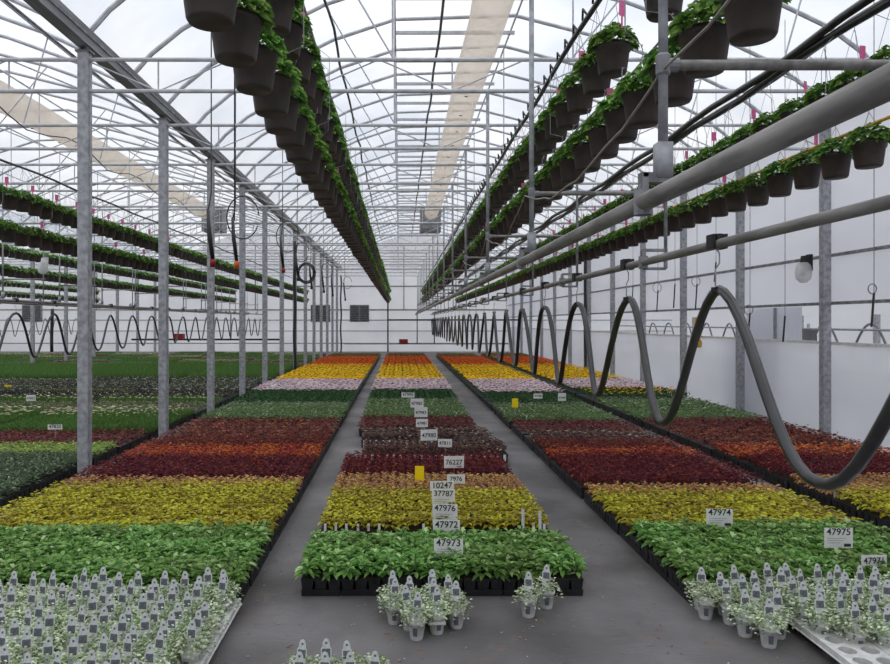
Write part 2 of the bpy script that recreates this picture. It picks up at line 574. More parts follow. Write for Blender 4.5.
# ------------------------------------------------------------------ gutters, trusses, arches
def gutter(x, label, y0=.5):
    g = thing('gutter_beam', label, 'gutter', (x, 0, 0), 0)
    o = [(-.08, 0), (.08, 0), (.08, .015), (.055, .03), (.10, .19), (.085, .19), (.045, .05), (-.045, .05), (-.085, .19), (-.10, .19), (-.055, .03), (-.08, .015)]
    mb = MB().prism([(a, GUT + b) for a, b in o], y0, END)
    kid('channel', mb.mesh('channel', M['gutter']), g)
    s = MB()
    s.box(-.09, -.07, y0, END, GUT + .10, GUT + .13).box(.07, .09, y0, END, GUT + .10, GUT + .13)
    kid('edge_rib', s.mesh('edge_rib', M['galv_dull']), g)
    return g
gutter(XL, 'long galvanized gutter beam resting on the left row of posts')
gutter(XR, 'long galvanized gutter beam above the white right wall', 3)
gutter(XLL, 'distant gutter beam over the far left row of posts', 5)

def truss_mesh(xa, xb):
    zt, zb = H + 3.17, H + 2.79
    mb = MB()
    mb.tube([(xa, 0, zt), (xb, 0, zt)], .026, 8)
    mb.tube([(xa, 0, zb), (xb, 0, zb)], .026, 8)
    return mb.mesh('chords', M['alu'])
def web_mesh(xa, xb):
    zt, zb = H + 3.17, H + 2.79
    mb = MB()
    n = 12
    w = (xb - xa) / n
    for i in range(1, n):
        x = xa + i * w
        if i % 2: mb.tube([(x, 0, zb), (x, 0, zt)], .011, 5, caps=False)
    for i in range(n):
        x = xa + i * w
        a, b = (zb, zt) if i % 2 == (i < n / 2) else (zt, zb)
        mb.tube([(x, 0, a), (x + w, 0, b)], .010, 5, caps=False)
    return mb.mesh('web_rods', M['alu'])
def arch_mesh(xa, xb):
    p = roof_profile(xa, xb)
    mb = MB().tube([(x, 0, z - .045) for x, z in p], .032, 6)
    return mb.mesh('arch_tube', M['alu'])
def strut_mesh(xa, xb):
    p = roof_profile(xa, xb)
    out = []
    zc = H + 3.2
    for i in (3, 5, 6, 8):
        out.append(MB().tube([(p[i][0], 0, p[i][1] - .06), (p[i][0] + (.4 if i < 6 else -.4) * (i in (3, 8)), 0, zc)], .012, 5, caps=False))
    # sloping brace tubes under the vent
    out.append(MB().tube([(p[4][0], 0, p[4][1] - .06), (p[5][0], 0, zc)], .012, 5, caps=False))
    out.append(MB().tube([(p[7][0], 0, p[7][1] - .06), (p[6][0], 0, zc)], .012, 5, caps=False))
    return [m.mesh('strut', M['alu']) for m in out]
BN = {0: 'the far left bay', 1: 'the next bay to the left', 2: 'the middle bay'}
for b in (0, 1, 2):
    xa, xb = BAYS[b]
    tm, wm, am, sm = truss_mesh(xa, xb), web_mesh(xa, xb), arch_mesh(xa, xb), strut_mesh(xa, xb)
    k0 = {0: 9, 1: 3, 2: 2}[b]
    for k in range(k0, 16):
        near = ORD[k - 3] if b == 2 and 3 <= k <= 6 else None
        lab = ('%s white truss from the front across the middle bay' % near) if near else 'slim white truss with zigzag rods far back across ' + BN[b]
        t = thing('roof_truss', lab, 'truss', (0, k * D, 0), 0, 'trusses over ' + BN[b])
        kid('chord', tm, t); kid('web', wm, t); [kid('strut', q, t) for q in sm]
    for k in range(2 * k0, 32):
        o = link('roof_arch', am, None, (0, k * D / 2, 0))
        tag(o, 'curved pale roof arch under the white film of ' + BN[b], 'roof arch', 'arches over ' + BN[b])
# purlins running the length
for b in (1, 2):
    xa, xb = BAYS[b]
    p = roof_profile(xa, xb)
    for j, i in enumerate((3, 5, 6, 8)):
        o = link('roof_purlin', MB().tube([(p[i][0], 3, p[i][1] - .10), (p[i][0], END, p[i][1] - .10)], .018, 6).mesh('roof_purlin', M['alu']))
        tag(o, ['thin lengthwise roof bar low on the left slope of %s', 'lengthwise roof bar at the left vent edge of %s',
                'lengthwise roof bar at the right vent edge of %s', 'thin lengthwise roof bar low on the right slope of %s'][j] % BN[b], 'purlin')
# ridge vent rafters: flat bars under the vent of the middle bay
vb = MB()
vb.box(-.1, 2.15, -.02, .02, GUT + 2.08, GUT + 2.14)
vbm = vb.mesh('vent_bar', M['alu'])
for k in range(3, 32):
    o = link('vent_bar', vbm, None, (0, k * D / 2 + .45, 0))
    tag(o, 'short flat bar across the ridge vent of the middle bay', 'roof bar', 'bars across the ridge vent')

# air duct tubes
def duct(x, y0, label):
    r = .33
    n = 16
    t = thing('air_duct', label, 'air duct', (x, 0, 0))
    pts = [(0.015 * math.sin(y * 1.1), y, H + 5.2) for y in np.arange(y0, 34, 1.4)]
    mb = MB().tube(pts, [r * (1 + .03 * math.sin(i * 2.2)) for i in range(len(pts))], n)
    kid('film_tube', mb.mesh('film_tube', M['duct_film'], True), t)
    h = MB()
    for i in range(4, len(pts)):
        h.lathe([(0, 0), (.035, 0), (.035, .008), (0, .008)], 8, (pts[i][0] - .06, pts[i][1], H + 5.2 - r - .012))
    kid('outlet_hole', h.mesh('outlet_hole', M['black_plastic']), t)
    e = MB().box(-.5, .5, 34.2, 35.2, H + 4.45, H + 5.6)
    e.box(-.42, .42, 34.15, 34.2, H + 4.55, H + 5.5)
    kid('fan_box', e.mesh('fan_box', M['galv_dull']), t)
duct(1.5, 9.5, 'beige plastic air tube hanging along the ridge of the middle bay')
duct(-9.2, 12, 'beige plastic air tube under the roof of the next bay to the left')

# ================================================================== PIPES AND HOSES
def line(name, pts, r, mat, label, cat, n=8, smooth=True):
    o = link(name, MB().tube(pts, r, n).mesh(name, mat, smooth))
    tag(o, label, cat)
    return o
RZ = H + .48
def rail(x, label, y0=.6, hx=None, r=.033, hk=range(1, 16), bx=None):
    t = thing('boom_rail', label, 'rail pipe', (x, 0, 0))
    kid('pipe', MB().tube([(0, y0, RZ), (0, 6, RZ), (0, 12, RZ), (0, END - .4, RZ)], r, 14).mesh('pipe', M['pipe'], True), t)
    br = MB()
    s = 1 if hx > x else -1
    e = abs(hx - x)
    br.box(-.012, .012, -.03, .03, RZ + .0, RZ + .10)
    br.box(min(0, s * e), max(0, s * e), -.012, .012, RZ + .085, RZ + .11)
    if s > 0 and e > .12:
        br.box(e - .012, e + .012, -.012, .012, RZ - .05, RZ + .11)
        br.box(0, e, -.012, .012, RZ - .062, RZ - .04)
    br.lathe([(.038, -.05), (.038, .05)], 10, (0, 0, RZ))
    bm_ = br.mesh('bracket', M['galv_dull'])
    for k in hk:
        kid('bracket', bm_, t, (0, k * D, 0))
    return t
rail(.98, 'thick grey rail pipe nearest the path, rising to the upper right', hx=1.06, r=.036)
rail(1.96, 'lower grey rail pipe carrying the black hose loops', hx=2.14, r=.030, hk=range(2, 16))
rail(-8.70, 'grey rail pipe above the hose loops in the next bay', 5, hx=-8.62, hk=range(4, 16))
rail(-9.68, 'grey rail pipe furthest left in the next bay', 6, hx=-9.6, hk=range(5, 16))

BZ = H + 1.035
def hanger(k, x0, x1, label, group):
    t = thing('rail_hanger', label, 'hanger frame', (0, k * D, 0), 0, group)
    lo = MB().tube([(x0, 0, H + .62), (x0, 0, H + 2.79)], .020, 8)
    lo.box(x0 - .03, x0 + .03, -.03, .03, H + .58, H + .72)
    kid('drop_pipe', lo.mesh('drop_pipe', M['galv'], True), t)
    lo = MB().tube([(x1, 0, H + .50), (x1, 0, H + 2.79)], .015, 8)
    kid('thin_drop_pipe', lo.mesh('thin_drop_pipe', M['galv'], True), t)
    cb = MB().tube([(x0 - .02, 0, BZ), (x1 + (.9 if k == 1 else .05), 0, BZ)], .022 if k == 1 else .017, 8)
    kid('cross_bar', cb.mesh('cross_bar', M['pipe'], True), t)
    cl = MB().lathe([(.022, -.045), (.029, -.035), (.029, .035), (.022, .045)], 12, (x0, 0, BZ))
    cl.tube([(x0, 0, BZ), (x0 + .06, 0, BZ)], .028 if k == 1 else .022, 12)
    kid('clamp', cl.mesh('clamp', M['galv_dull']), t)
    co = MB().box(x0 - .085, x0 + .03, -.02, .02, H + .56, H + .60).box(x0 - .095, x0 - .065, -.02, .02, H + .44, H + .60)
    kid('offset_arm', co.mesh('offset_arm', M['galv_dull']), t)
for k in range(1, 16):
    lab = ['nearest hanger frame, its thick cross bar clamped before the baskets', 'second hanger frame with a thin drop pipe and cross bar',
           'third hanger frame holding the rail pipes'][k - 1] if k <= 3 else 'slender hanger frame further down the rail pipes'
    hanger(k, 1.06, 2.14, lab, 'hanger frames of the rails')
for k in range(5, 16):
    hanger(k, -9.6, -8.62, 'slender hanger frame of the rails in the next bay', 'hanger frames in the next bay')

# swagging beige hose tied to the hanger clamps
pts = []
for k in range(1, 9):
    for j in range(12):
        u = j / 12
        pts.append((1.03 + .03 * math.sin(k * 2.1 + u * 5), (k + u) * D - .02, BZ - .03 - .20 * math.sin(PI * u) * (1 if k < 5 else .6) + .01 * math.sin(u * 25 + k)))
pts = [(1.12, 2.1, BZ + .10), (1.08, 2.45, BZ + .0)] + pts
line('water_hose', pts, .006, M['beige_rope'], 'thin beige hose sagging between the hanger clamps before the baskets', 'hose', 6)

# festoon hose loops
def festoon(x, ystart, yend, step, zt, zb, r, label, n_first=0):
    pts = []
    y = ystart
    k = 0
    step0 = step
    while y < yend:
        dz = rnd.uniform(-.05, .03)
        step = n_first if (k == 0 and n_first) else step0
        m = 22
        for j in range(m):
            u = j / m
            s = .5 + .5 * math.cos(2 * PI * u)
            s = s ** 1.12
            pts.append((x + .02 * math.sin(2 * PI * u + k), y + step * u + .05 * math.sin(2 * PI * u), zb + dz * (1 - s) + (zt - zb) * s))
        y += step
        k += 1
    return line('festoon_hose', pts, r, M['hose'], label, 'hose', 10)
PK0, STEP = 2.62, 1.71
festoon(1.96, 2.22, 43, STEP, H + .20, H - .74, .029, 'thick dark hose hanging in long loops under the lower right rail pipe', PK0 + STEP - 2.22)
festoon(-8.70, 14.1, 43, 1.74, H + .20, H - .80, .028, 'black hose hanging in loops under the rail of the next bay')
festoon(-19.4, 33.5, 43.5, 1.2, H + .2, H - .7, .02, 'thin black looped hose in the distant far left bay')

def trolley(x, ys, group, labels):
    body = MB().box(-.02, .02, -.05, .05, RZ + .02, RZ + .06)
    body.lathe([(.0, .012), (.02, .012), (.02, -.012), (0, -.012)], 10, (.0, -.03, RZ + .05))
    body.lathe([(.0, .012), (.02, .012), (.02, -.012), (0, -.012)], 10, (.0, .03, RZ + .05))
    body.box(-.045, -.03, -.05, .05, RZ - .03, RZ + .06).box(.03, .045, -.05, .05, RZ - .03, RZ + .06)
    bme = body.mesh('trolley_body', M['black_plastic'])
    hk = MB().tube([(0, 0, RZ - .03), (.0, -.035, RZ - .06), (0, -.035, RZ - .12), (0, .02, RZ - .15), (0, .02, H + .22)], .005, 6)
    hme = hk.mesh('hook', M['galv'])
    st = MB().lathe([(.034, -.015), (.034, .015)], 12, (0, 0, H + .20))
    sme = st.mesh('strap', M['black_plastic'])
    for i, y in enumerate(ys):
        t = thing('hose_trolley', labels[min(i, len(labels) - 1)], 'hose trolley', (x, y, 0), 0, group)
        kid('trolley_body', bme, t); kid('hook', hme, t); kid('strap', sme, t)
trolley(1.96, [PK0 + STEP * i for i in range(0, 23)], 'hose trolleys on the right rail',
        ['nearest black trolley over the first hose loop', 'black trolley with a wire hook above the tallest hose loop', 'black trolley above the next hose loop back', 'small black trolley over a distant hose loop on the right rail'])
trolley(-8.7, [14.1 + 1.74 * i for i in range(1, 16)], 'hose trolleys in the next bay', ['small black trolley holding a hose loop in the next bay'])

# water lines above the basket rows
def wavy(x, z, y0, y1, amp, step=.5, s=0):
    return [(x + amp * .4 * math.sin(y * 1.7 + s), y, z + amp * math.sin(y * 2.3 + s)) for y in np.arange(y0, y1, step)]
line('drip_line', wavy(-.75, H + 2.42, 2.5, 44, .02), .022, M['rubber'], 'black drip pipe above the left double row of hanging baskets', 'drip pipe')
line('drip_line', wavy(1.48, H + 2.40, 3, 44, .012), .022, M['rubber'], 'black drip pipe above the right double row of hanging baskets', 'drip pipe')
dl = MB()
for j in range(60):
    y = 3.4 + j * .30
    dl.tube([(1.48, y, H + 2.40), (1.45, y + .05, H + 2.48), (1.47, y + .14, H + 2.43)], .010, 5)
o = link('drip_clip', dl.mesh('drip_clip', M['rubber'])); tag(o, 'row of small black clips and tube tails along the right drip pipe', 'drip clips', None, 'stuff')
for i, dx in enumerate((0, .05, -.05)):
    line('supply_hose', wavy(3.65 + dx, H + 2.40 + .03 * i, 4.5, 44, .02, .6, i * .8), .036, M['rubber'],
         ['middle black hose of the thick bundle above the right wall baskets', 'right black hose of the thick bundle above the right wall baskets', 'left black hose of the thick bundle above the right wall baskets'][i], 'hose')
line('support_cable', [(3.95, 4, H + 2.2), (3.95, 44, H + 2.2)], .010, M['galv'], 'straight grey support pipe beside the black hose bundle', 'cable')
line('drip_line', wavy(3.65, H + 1.53, 4.5, 44, .006), .014, M['yellow_tube'], 'yellow drip tube above the lower wall side row of baskets', 'drip pipe')
line('drip_line', wavy(1.5, H + 1.62, 3.5, 44, .01), .008, M['galv'], 'thin grey tube above the lower right row of baskets', 'drip pipe', 6)
line('power_cable', wavy(.68, H + 5.0, 10, 42, .03), .024, M['rubber'], 'black cable running down the roof just left of the beige air tube', 'cable', 6)
line('power_cable', wavy(-1.13, H + 4.9, 9, 42, .05, .7), .024, M['rubber'], 'wavy black cable under the left roof slope of the middle bay', 'cable', 6)
line('support_cable', [(-4.6, 5, H + 3.75), (-4.6, 44, H + 3.75)], .018, M['galv_dull'], 'thin grey pipe running beside the left gutter beam', 'pipe', 6)
line('power_cable', wavy(-5.4, H + 2.9, 8, 44, .10, .55), .010, M['rubber'], 'wavy black wire left of the first post under the next roof', 'cable', 5)
line('drip_line', wavy(-5.93, H + 2.42, 9, 44, .012, .5), .018, M['rubber'], 'dark drip pipe above the baskets nearest the left posts', 'drip pipe', 6)
line('drip_line', wavy(-10.4, H + 2.42, 14, 44, .012, .5), .018, M['rubber'], 'dark drip pipe above the baskets at the middle of the next bay', 'drip pipe', 6)
line('drip_line', wavy(-19.0, H + 2.42, 29, 44, .012, .5), .018, M['rubber'], 'dark drip pipe above the baskets of the far left bay', 'drip pipe', 6)

# down pipes beside the ninth posts and the end wall pole
def downpipe(x, y, z0, z1, label, r=.055, wob=.02):
    pts = [(x + wob * math.sin(z * 3.3), y, z) for z in np.arange(z0, z1, .18)]
    line('down_pipe', pts, r, M['rubber'], label, 'down pipe', 10)
downpipe(XL + .02, 9 * D - .16, .12, 4.9, 'black ribbed down pipe standing at the left row beside the yellow flowers')
downpipe(XL + .1, 15.6 * D, 0, 4.9, 'black down pipe near the end of the left row', .05)
downpipe(XR - .16, 9 * D - .1, .1, 4.9, 'black down pipe standing against the right wall', .055, .004)
downpipe(-.77, 44.6, 0, 4.1, 'dark upright pole on the end wall left of the middle', .05, .0)
downpipe(-8.70, 17.5, 1.15, RZ + .03, 'short black down pipe among the hose loops of the next bay', .04, .01)

# hanging power cords
def cord_top(x):
    # height of the middle bay's roof over x
    p = roof_profile(XL, XR)
    return np.interp(x, [a for a, b in p], [b for a, b in p])
def cord(x, y, zb, label, loop=True, plug='orange', rl=.28):
    t = thing('hanging_cable', label, 'power cord', (x, y, 0), 0)
    mb = MB().tube([(0, 0, cord_top(x) - .02), (0, 0, zb + 1.1), (-.03, 0, zb + .9), (-.06, 0, zb + .75), (-.02, 0, zb + .5)], .010, 6)
    kid('cable', mb.mesh('cable', M['rubber'], True), t)
    if loop:
        pts = [(.12 + rl * math.cos(a) * .75, .02, zb + .85 + rl * math.sin(a)) for a in np.linspace(.1, 2 * PI - .4, 22)]
        kid('loop', MB().tube(pts, .011, 6).mesh('loop', M['rubber'], True), t)
    bd = MB().tube([(-.05, 0, zb + .85), (-.03, 0, zb + .5), (.02, 0, zb + .12)], [.022, .035, .03], 8)
    kid('bundle', bd.mesh('bundle', M['rubber'], True), t)
    kid('plug', MB().lathe([(0, zb), (.04, zb), (.045, zb + .06), (.04, zb + .11), (0, zb + .12)], 10, (.02, 0, 0)).mesh('plug', M[plug], True), t)
cord(-2.75, 10.2, 2.70, 'black power cord with a red end hanging in front of the third left post', False, 'red')
cord(-2.75, 11.7, 2.80, 'black power cord with a big loop and orange plug', True, 'orange', .36)
cord(-2.75, 16.4, 3.05, 'black power cord with a red end hanging left of the black down pipe', True, 'red', .36)
for i, (x, y, z) in enumerate(((-3.0, 20.5, 3.1), (-3.0, 23.6, 3.0), (-2.9, 26.5, 3.0), (-2.9, 30, 3.0), (-2.6, 33, 2.9))):
    cord(x, y, z, 'dark looped cord hanging far down beside the left row of posts', i % 2 == 0, 'black_plastic')
for o in COL.objects:
    if o.get('label', '').startswith('dark looped cord'): o['group'] = 'far hanging cords'
line('drop_wire', [(-1.56, 6.6, cord_top(-1.56) - .02), (-1.56, 6.6, H + .95)], .006, M['rubber'], 'thin black wire hanging straight down left of the basket row', 'wire', 5)
# coiled hose on a hook
t = thing('coiled_hose', 'black coiled hose hung between far posts of the left row', 'coiled hose', (-3.35, 25.0, H + 1.75))
for i in range(5):
    r = .25 + .02 * i
    kid('coil', MB().tube([(r * math.cos(a), i * .02, r * math.sin(a) * 1.15) for a in np.linspace(0, 2 * PI, 25)], .012, 6).mesh('coil', M['rubber'], True), t)
kid('hook', MB().tube([(0, 0, .1), (0, 0, 2)], .01, 6).mesh('hook', M['galv']), t)

# hanging drop lines by the right wall
def dropline(px_, top, z0, z1, ring, label, x=5.6):
    y = x * F / (px_ - 400)
    t = thing('drop_line', label, 'drop line', (x, y, 0), 0)
    s = y / 10
    kid('wire', MB().tube([(0, 0, top), (0, 0, z1)], .005, 5).mesh('wire', M['galv_dull']), t)
    if ring:
        kid('ring', MB().tube([(.06 * s * math.cos(a) - .02, 0, z1 + .05 + .07 * s * math.sin(a)) for a in np.linspace(0, 2 * PI, 17)], .007, 5).mesh('ring', M['galv_dull']), t)
    kid('rod', MB().tube([(0, 0, z1), (-.03, 0, z0)], .013, 6).mesh('rod', M['rubber']), t)
for i, (p, ya, yb, rg) in enumerate(((874, 327, 293, True), (785, 342, 316, False), (750, 336, 313, True), (716, 282, 262, False), (697, 310, 284, True), (675, 308, 284, False), (658, 312, 290, True), (633, 308, 286, False))):
    Y = 5.6 * F / (p - 400)
    L = ['black rod on a ringed wire near the right edge of the view', 'long thin black rod hanging just left of the first wall post', 'short black rod hanging between the first and second wall posts',
         'short black rod on a bare wire behind the tallest hose loop', 'ringed black rod hanging right of the third wall post', 'small black rod close before the third wall post',
         'ringed black rod just right of the fourth wall post', 'small black rod just left of the fourth wall post'][i]
    dropline(p, cord_top(5.6) - .02, H - (ya - 322) * Y / F, H - (yb - 322) * Y / F, rg, L)

# lamp on the wall rail and lamp in the next bay
def lamp(loc, s, label, drop):
    t = thing('jar_lamp', label, 'lamp', loc)
    kid('mount', MB().box(.03 * s, .08 * s, -.05 * s, .05 * s, -.12 * s, .12 * s).lathe([(0, .10 * s), (.06 * s, .10 * s), (.075 * s, .0), (.075 * s, -.03 * s)], 12).mesh('mount', M['black_plastic'] if not drop else M['pot_white']), t)
    g = MB().lathe([(.075 * s, .0), (.10 * s, -.05 * s), (.115 * s, -.16 * s), (.10 * s, -.24 * s), (.05 * s, -.29 * s), (0, -.30 * s)], 16, (-.03 * s, 0, 0))
    kid('glass_jar', g.mesh('glass_jar', M['glass'], True), t)
    kid('bulb', MB().lathe([(0, -.02 * s), (.03 * s, -.03 * s), (.05 * s, -.12 * s), (.03 * s, -.18 * s), (0, -.2 * s)], 12, (-.03 * s, 0, 0)).mesh('bulb', M['pot_white'], True), t)
    kid('wire', MB().tube([(0, 0, .1 * s), (0, 0, drop or .06)], .008, 5).mesh('wire', M['galv_dull']), t)
lamp((6.835, 11.80, H + 1.0), 1.15, 'white glass jar lamp on the upper wall rail', 0)
lamp((-8.62, 6 * D + .035, H + 1.45), 1.0, 'white lamp hanging among the baskets of the next bay', 1.36)

# extraction fans on the end wall
def fan(x, w, label, n=2):
    t = thing('exhaust_fan', label, 'exhaust fan', (x, END - .15, H))
    mb = MB().box(-w, w, -.12, .05, 0, 1.1)
    kid('housing', mb.mesh('housing', M['galv_dull']), t)
    for i in range(n):
        c = -w + (i + .5) * 2 * w / n
        f = MB().box(c - w / n + .06, c + w / n - .06, -.15, -.12, .08, 1.02)
        kid('shutter', f.mesh('shutter', M['fan_dark']), t)
        g = MB()
        for j in range(7):
            g.box(c - w / n + .08, c + w / n - .08, -.17, -.15, .14 + j * .12, .17 + j * .12)
        kid('louvre', g.mesh('louvre', M['galv_dull']), t)
fan(-2.6, .62, 'dark exhaust fan on the end wall left of the middle bay path')
fan(-5.1, .62, 'dark exhaust fan on the end wall seen between the left posts')
fan(-23.6, .62, 'grey exhaust fan on the end wall at the far left')

# watering boom parked at the far end
t = thing('watering_boom', 'long grey watering boom parked low before the end wall', 'watering boom', (1.4, 40, 0))
kid('spray_pipe', MB().tube([(-4.6, 0, H - 1.25), (4.8, 0, H - 1.25)], .03, 8).mesh('spray_pipe', M['galv_dull'], True), t)
kid('top_beam', MB().tube([(-2.1, 0, H + .12), (5.6, 0, H + .12)], .045, 8).mesh('top_beam', M['rubber'], True), t)
for x in (-.42, .56):
    kid('upright', MB().tube([(x, 0, H - 1.25), (x, 0, RZ)], .03, 8).mesh('upright', M['rubber'], True), t)
kid('pump_box', MB().box(-1.45, -.95, -.15, .15, H - 1.22, H - .98).mesh('pump_box', M['red']), t)
t = thing('watering_boom', 'dark watering boom with a red box in the next bay', 'watering boom', (-9.2, 36, 0))
kid('spray_pipe', MB().tube([(-4.6, 0, H - .9), (3.0, 0, H - .9)], .05, 8).mesh('spray_pipe', M['rubber'], True), t)
kid('pump_box', MB().box(-2.4, -1.9, -.15, .15, H - .9, H - .6).mesh('pump_box', M['red']), t)
[kid('upright', MB().tube([(q, 0, H - .9), (q, 0, RZ)], .04, 8).mesh('upright', M['galv_dull'], True), t) for q in (.5, -.48)]

# the neighbouring house seen through the clear strip
for i, y in enumerate((12.5, 15.5, 18.5, 22, 26, 30)):
    t = thing('support_post', 'faint grey post of the neighbouring house behind the clear wall strip', 'post', (12.6, y, 0), 0, 'posts of the neighbouring house')
    kid('shaft', MB().box(-.06, .06, -.06, .06, 0, H + .2).mesh('shaft', M['galv']), t)
line('neighbour_rail', [(11.8, 9, H - .2), (11.8, 38, H - .2)], .03, M['galv_dull'], 'long grey rail in the neighbouring house seen through the clear strip', 'rail')
festoon(11.9, 12, 34, 1.9, H - .05, H - .95, .03, 'faint dark looped hose in the neighbouring house behind the strip')
for i, y in enumerate((16.2, 20.4)):
    t = thing('motor_box', ['black hanging box in the neighbouring house, nearer the camera', 'black hanging box in the neighbouring house, further from the camera'][i], 'motor box', (11.9, y, H - .5))
    kid('housing', MB().box(-.16, .16, -.16, .16, -.3, .3).mesh('housing', M['black_plastic']), t)
    kid('mount', MB().box(-.03, .03, -.03, .03, .3, .45).mesh('mount', M['galv']), t)
t = thing('wall_frame', 'pale grey door frame outside the clear strip left of the first wall post', 'door frame', (7.35, 0, 0))
kid('jamb', MB().box(0, .1, 13.7, 13.78, 0, H + .28).mesh('jamb', M['galv_dull']), t)
kid('panel', MB().box(.02, .06, 12.9, 14.9, 0, H + .28).mesh('panel', M['wall_film']), t)
t = thing('spray_nozzle', 'yellow and orange spray nozzle hanging at the right wall', 'spray nozzle', (6.82, 4.6 / .285, H - .6))
kid('yellow_head', MB().lathe([(0, 0), (.12, .02), (.14, .12), (.06, .3), (.03, .7), (0, .72)], 10).mesh('yellow_head', M['yellow_tube'], True), t)
kid('orange_collar', MB().lathe([(.06, .28), (.09, .3), (.09, .36), (.06, .38)], 10).mesh('orange_collar', M['orange'], True), t)

# ================================================================== HANGING BASKETS
def pot_mesh(lod):
    n = 22 if lod == 0 else 10
    prof = [(0, .004), (.086, .0), (.094, .012), (.114, .165), (.121, .168), (.123, .198), (.114, .200), (.108, .17), (0, .17)]
    mb = MB().lathe(prof, n)
    return mb
def basket_leaves(seed, n, big=1.0):
    g = np.random.default_rng(seed)
    a = g.uniform(0, 2 * PI, n)
    rr = np.sqrt(g.uniform(0, 1, n)) * .13
    h = .20 + .115 * (1 - (rr / .16) ** 2) * g.uniform(.4, 1.2, n)
    P = np.stack([rr * np.cos(a), rr * np.sin(a), h], 1)
    az = a + g.normal(0, .7, n)
    el = g.uniform(-.1, 1.0, n) * (1.1 - rr / .13 * .7)
    L = g.uniform(.030, .054, n) * big
    q = leaves(P, az, el, L, L * .8, .3)
    # trailing rim leaves
    m = n // 2
    a = g.uniform(0, 2 * PI, m)
    P2 = np.stack([.125 * np.cos(a), .125 * np.sin(a), g.uniform(.185, .25, m)], 1)
    L2 = g.uniform(.035, .062, m) * big
    q2 = leaves(P2, a + g.normal(0, .5, m), g.uniform(-.3, .5, m), L2, L2 * .8, .45)
    V = np.concatenate([q, q2])
    return V, g.uniform(0, 1, len(V))
pot0 = pot_mesh(0).mesh('pot', M['pot_brown'], True)
soil0 = MB().lathe([(0, .185), (.11, .185)], 16).mesh('soil', M['soil'])
folA = []
for s in range(4):
    V, t_ = basket_leaves(100 + s, 330)
    folA.append(MB().quads(V, t_).mesh('foliage', M['g_basket']))
def wires(h, top=None):
    mb = MB()
    for k in range(3):
        a = 2 * PI * k / 3 + .5
        mb.tube([(.118 * math.cos(a), .118 * math.sin(a), .19), (.006 * math.cos(a), .006 * math.sin(a), h - .06)], .0022, 4, caps=False)
    mb.tube([(0, 0, h - .07), (0, 0, h - .02), (.012, 0, h), (0, 0, h + .01)], .003, 5)
    if top: mb.tube([(0, 0, h), (.15, 0, h + .06), (.15, 0, top - .12), (0, 0, top)], .003, 5)
    return mb.mesh('hanger_wire', M['galv'])
wire_up, wire_low = wires(.69), wires(.48, 1.21)
tagm = MB().box(-.026, .026, -.001, .001, .37, .47).box(-.008, .008, -.001, .001, .29, .37)
tagm = tagm.mesh('price_tag', M['pink'])
def basket_proto(v, upper, tagged):
    t = thing('hanging_basket', 'hanging basket', 'hanging basket')
    kid('pot', pot0, t); kid('foliage', folA[v], t); kid('hanger', wire_up if upper else wire_low, t)
    if tagged: kid('price_tag', tagm, t, (.02, -.09, 0), .3, label='pink tag')
    return t
LOWZ, UPZ = H + 1.2, H + 1.72
ROWS = [(-.75, LOWZ, 2.79, .41, 0, 'lower row of the left pair'), (-.75, UPZ, 3.71, .43, 1, 'upper row of the left pair'),
        (1.48, LOWZ, 2.52, .43, 0, 'lower row of the right pair'), (1.48, UPZ, 3.95, .45, 1, 'upper row of the right pair'),
        (3.65, LOWZ, 4.58, .43, 0, 'lower row by the right wall'), (3.65, UPZ, 4.32, .43, 1, 'upper row by the right wall'),
        (-5.93, LOWZ, 9.5, .37, 0, 'lower row nearest the left posts'), (-5.93, UPZ, 9.5, .37, 1, 'upper row nearest the left posts'),
        (-10.4, LOWZ, 17, .35, 0, 'lower row amid the next bay'), (-10.4, UPZ, 17, .35, 1, 'upper row amid the next bay'),
        (-19.0, LOWZ, 31, .43, 0, 'lower row in the far left bay'), (-19.0, UPZ, 31, .43, 1, 'upper row in the far left bay')]
allb = []
for ri, (x, z, y0, st, up, nm) in enumerate(ROWS):
    j = 0
    y = y0
    while y < 44.3:
        if inframe(x, y, z, z + .3, .12):
            allb.append((y * (1 if abs(x) < 4 else 1.15), ri, j, x, y, z, up, nm))
        if ri == 3 and j == 0: y += .45
        y += st
        j += 1
allb.sort()
protos = {}
rest = MB()
lowpot = pot_mesh(1)
lf, lt = basket_leaves(55, 44, 2.1)
P4 = np.concatenate([lf[:, [0, 1, 3, 5]]])
cnt = 0
firstn = {}
for d_, ri, j, x, y, z, up, nm in allb:
    if cnt < 300:
        v = (j * 7 + ri * 3) % 4
        tg = (j * 5 + ri) % (2 if up else 4) == 0
        key = (v, up, tg)
        kcount = firstn.get(ri, 0)
        firstn[ri] = kcount + 1
        o_ = ['nearest', 'second', 'third', 'fourth']
        if kcount < 4 and ri < 6:
            lab = 'dark plastic hanging basket, %s in the %s' % (o_[kcount], nm)
        else:
            lab = 'hanging basket of green plants further back in the ' + nm
        loc = (x + rnd.uniform(-.012, .012), y, z + rnd.uniform(-.012, .012))
        rz = rnd.uniform(0, 6.28) if not tg else rnd.uniform(-.4, .4)
        gname = 'baskets of the ' + nm
        if key not in protos:
            b = basket_proto(*key)
            protos[key] = b
            b.location = loc; b.rotation_euler = (0, 0, rz); b['label'] = lab; b['group'] = gname
        else:
            copy_thing(protos[key], loc, rz, lab, gname)
        cnt += 1
    else:
        o = np.array([x, y, z])
        rest.add(lowpot.v[0] + o, lowpot.f, 0)
        ang = rnd.uniform(0, 6.28)
        c, s = math.cos(ang), math.sin(ang)
        R = np.array([[c, s, 0], [-s, c, 0], [0, 0, 1]])
        q = (P4.reshape(-1, 3) @ R) + o
        n4 = len(P4)
        rest.add(q, (np.arange(n4)[:, None] * 4 + np.arange(4)).tolist(), 1, rng.uniform(0, 1, n4))
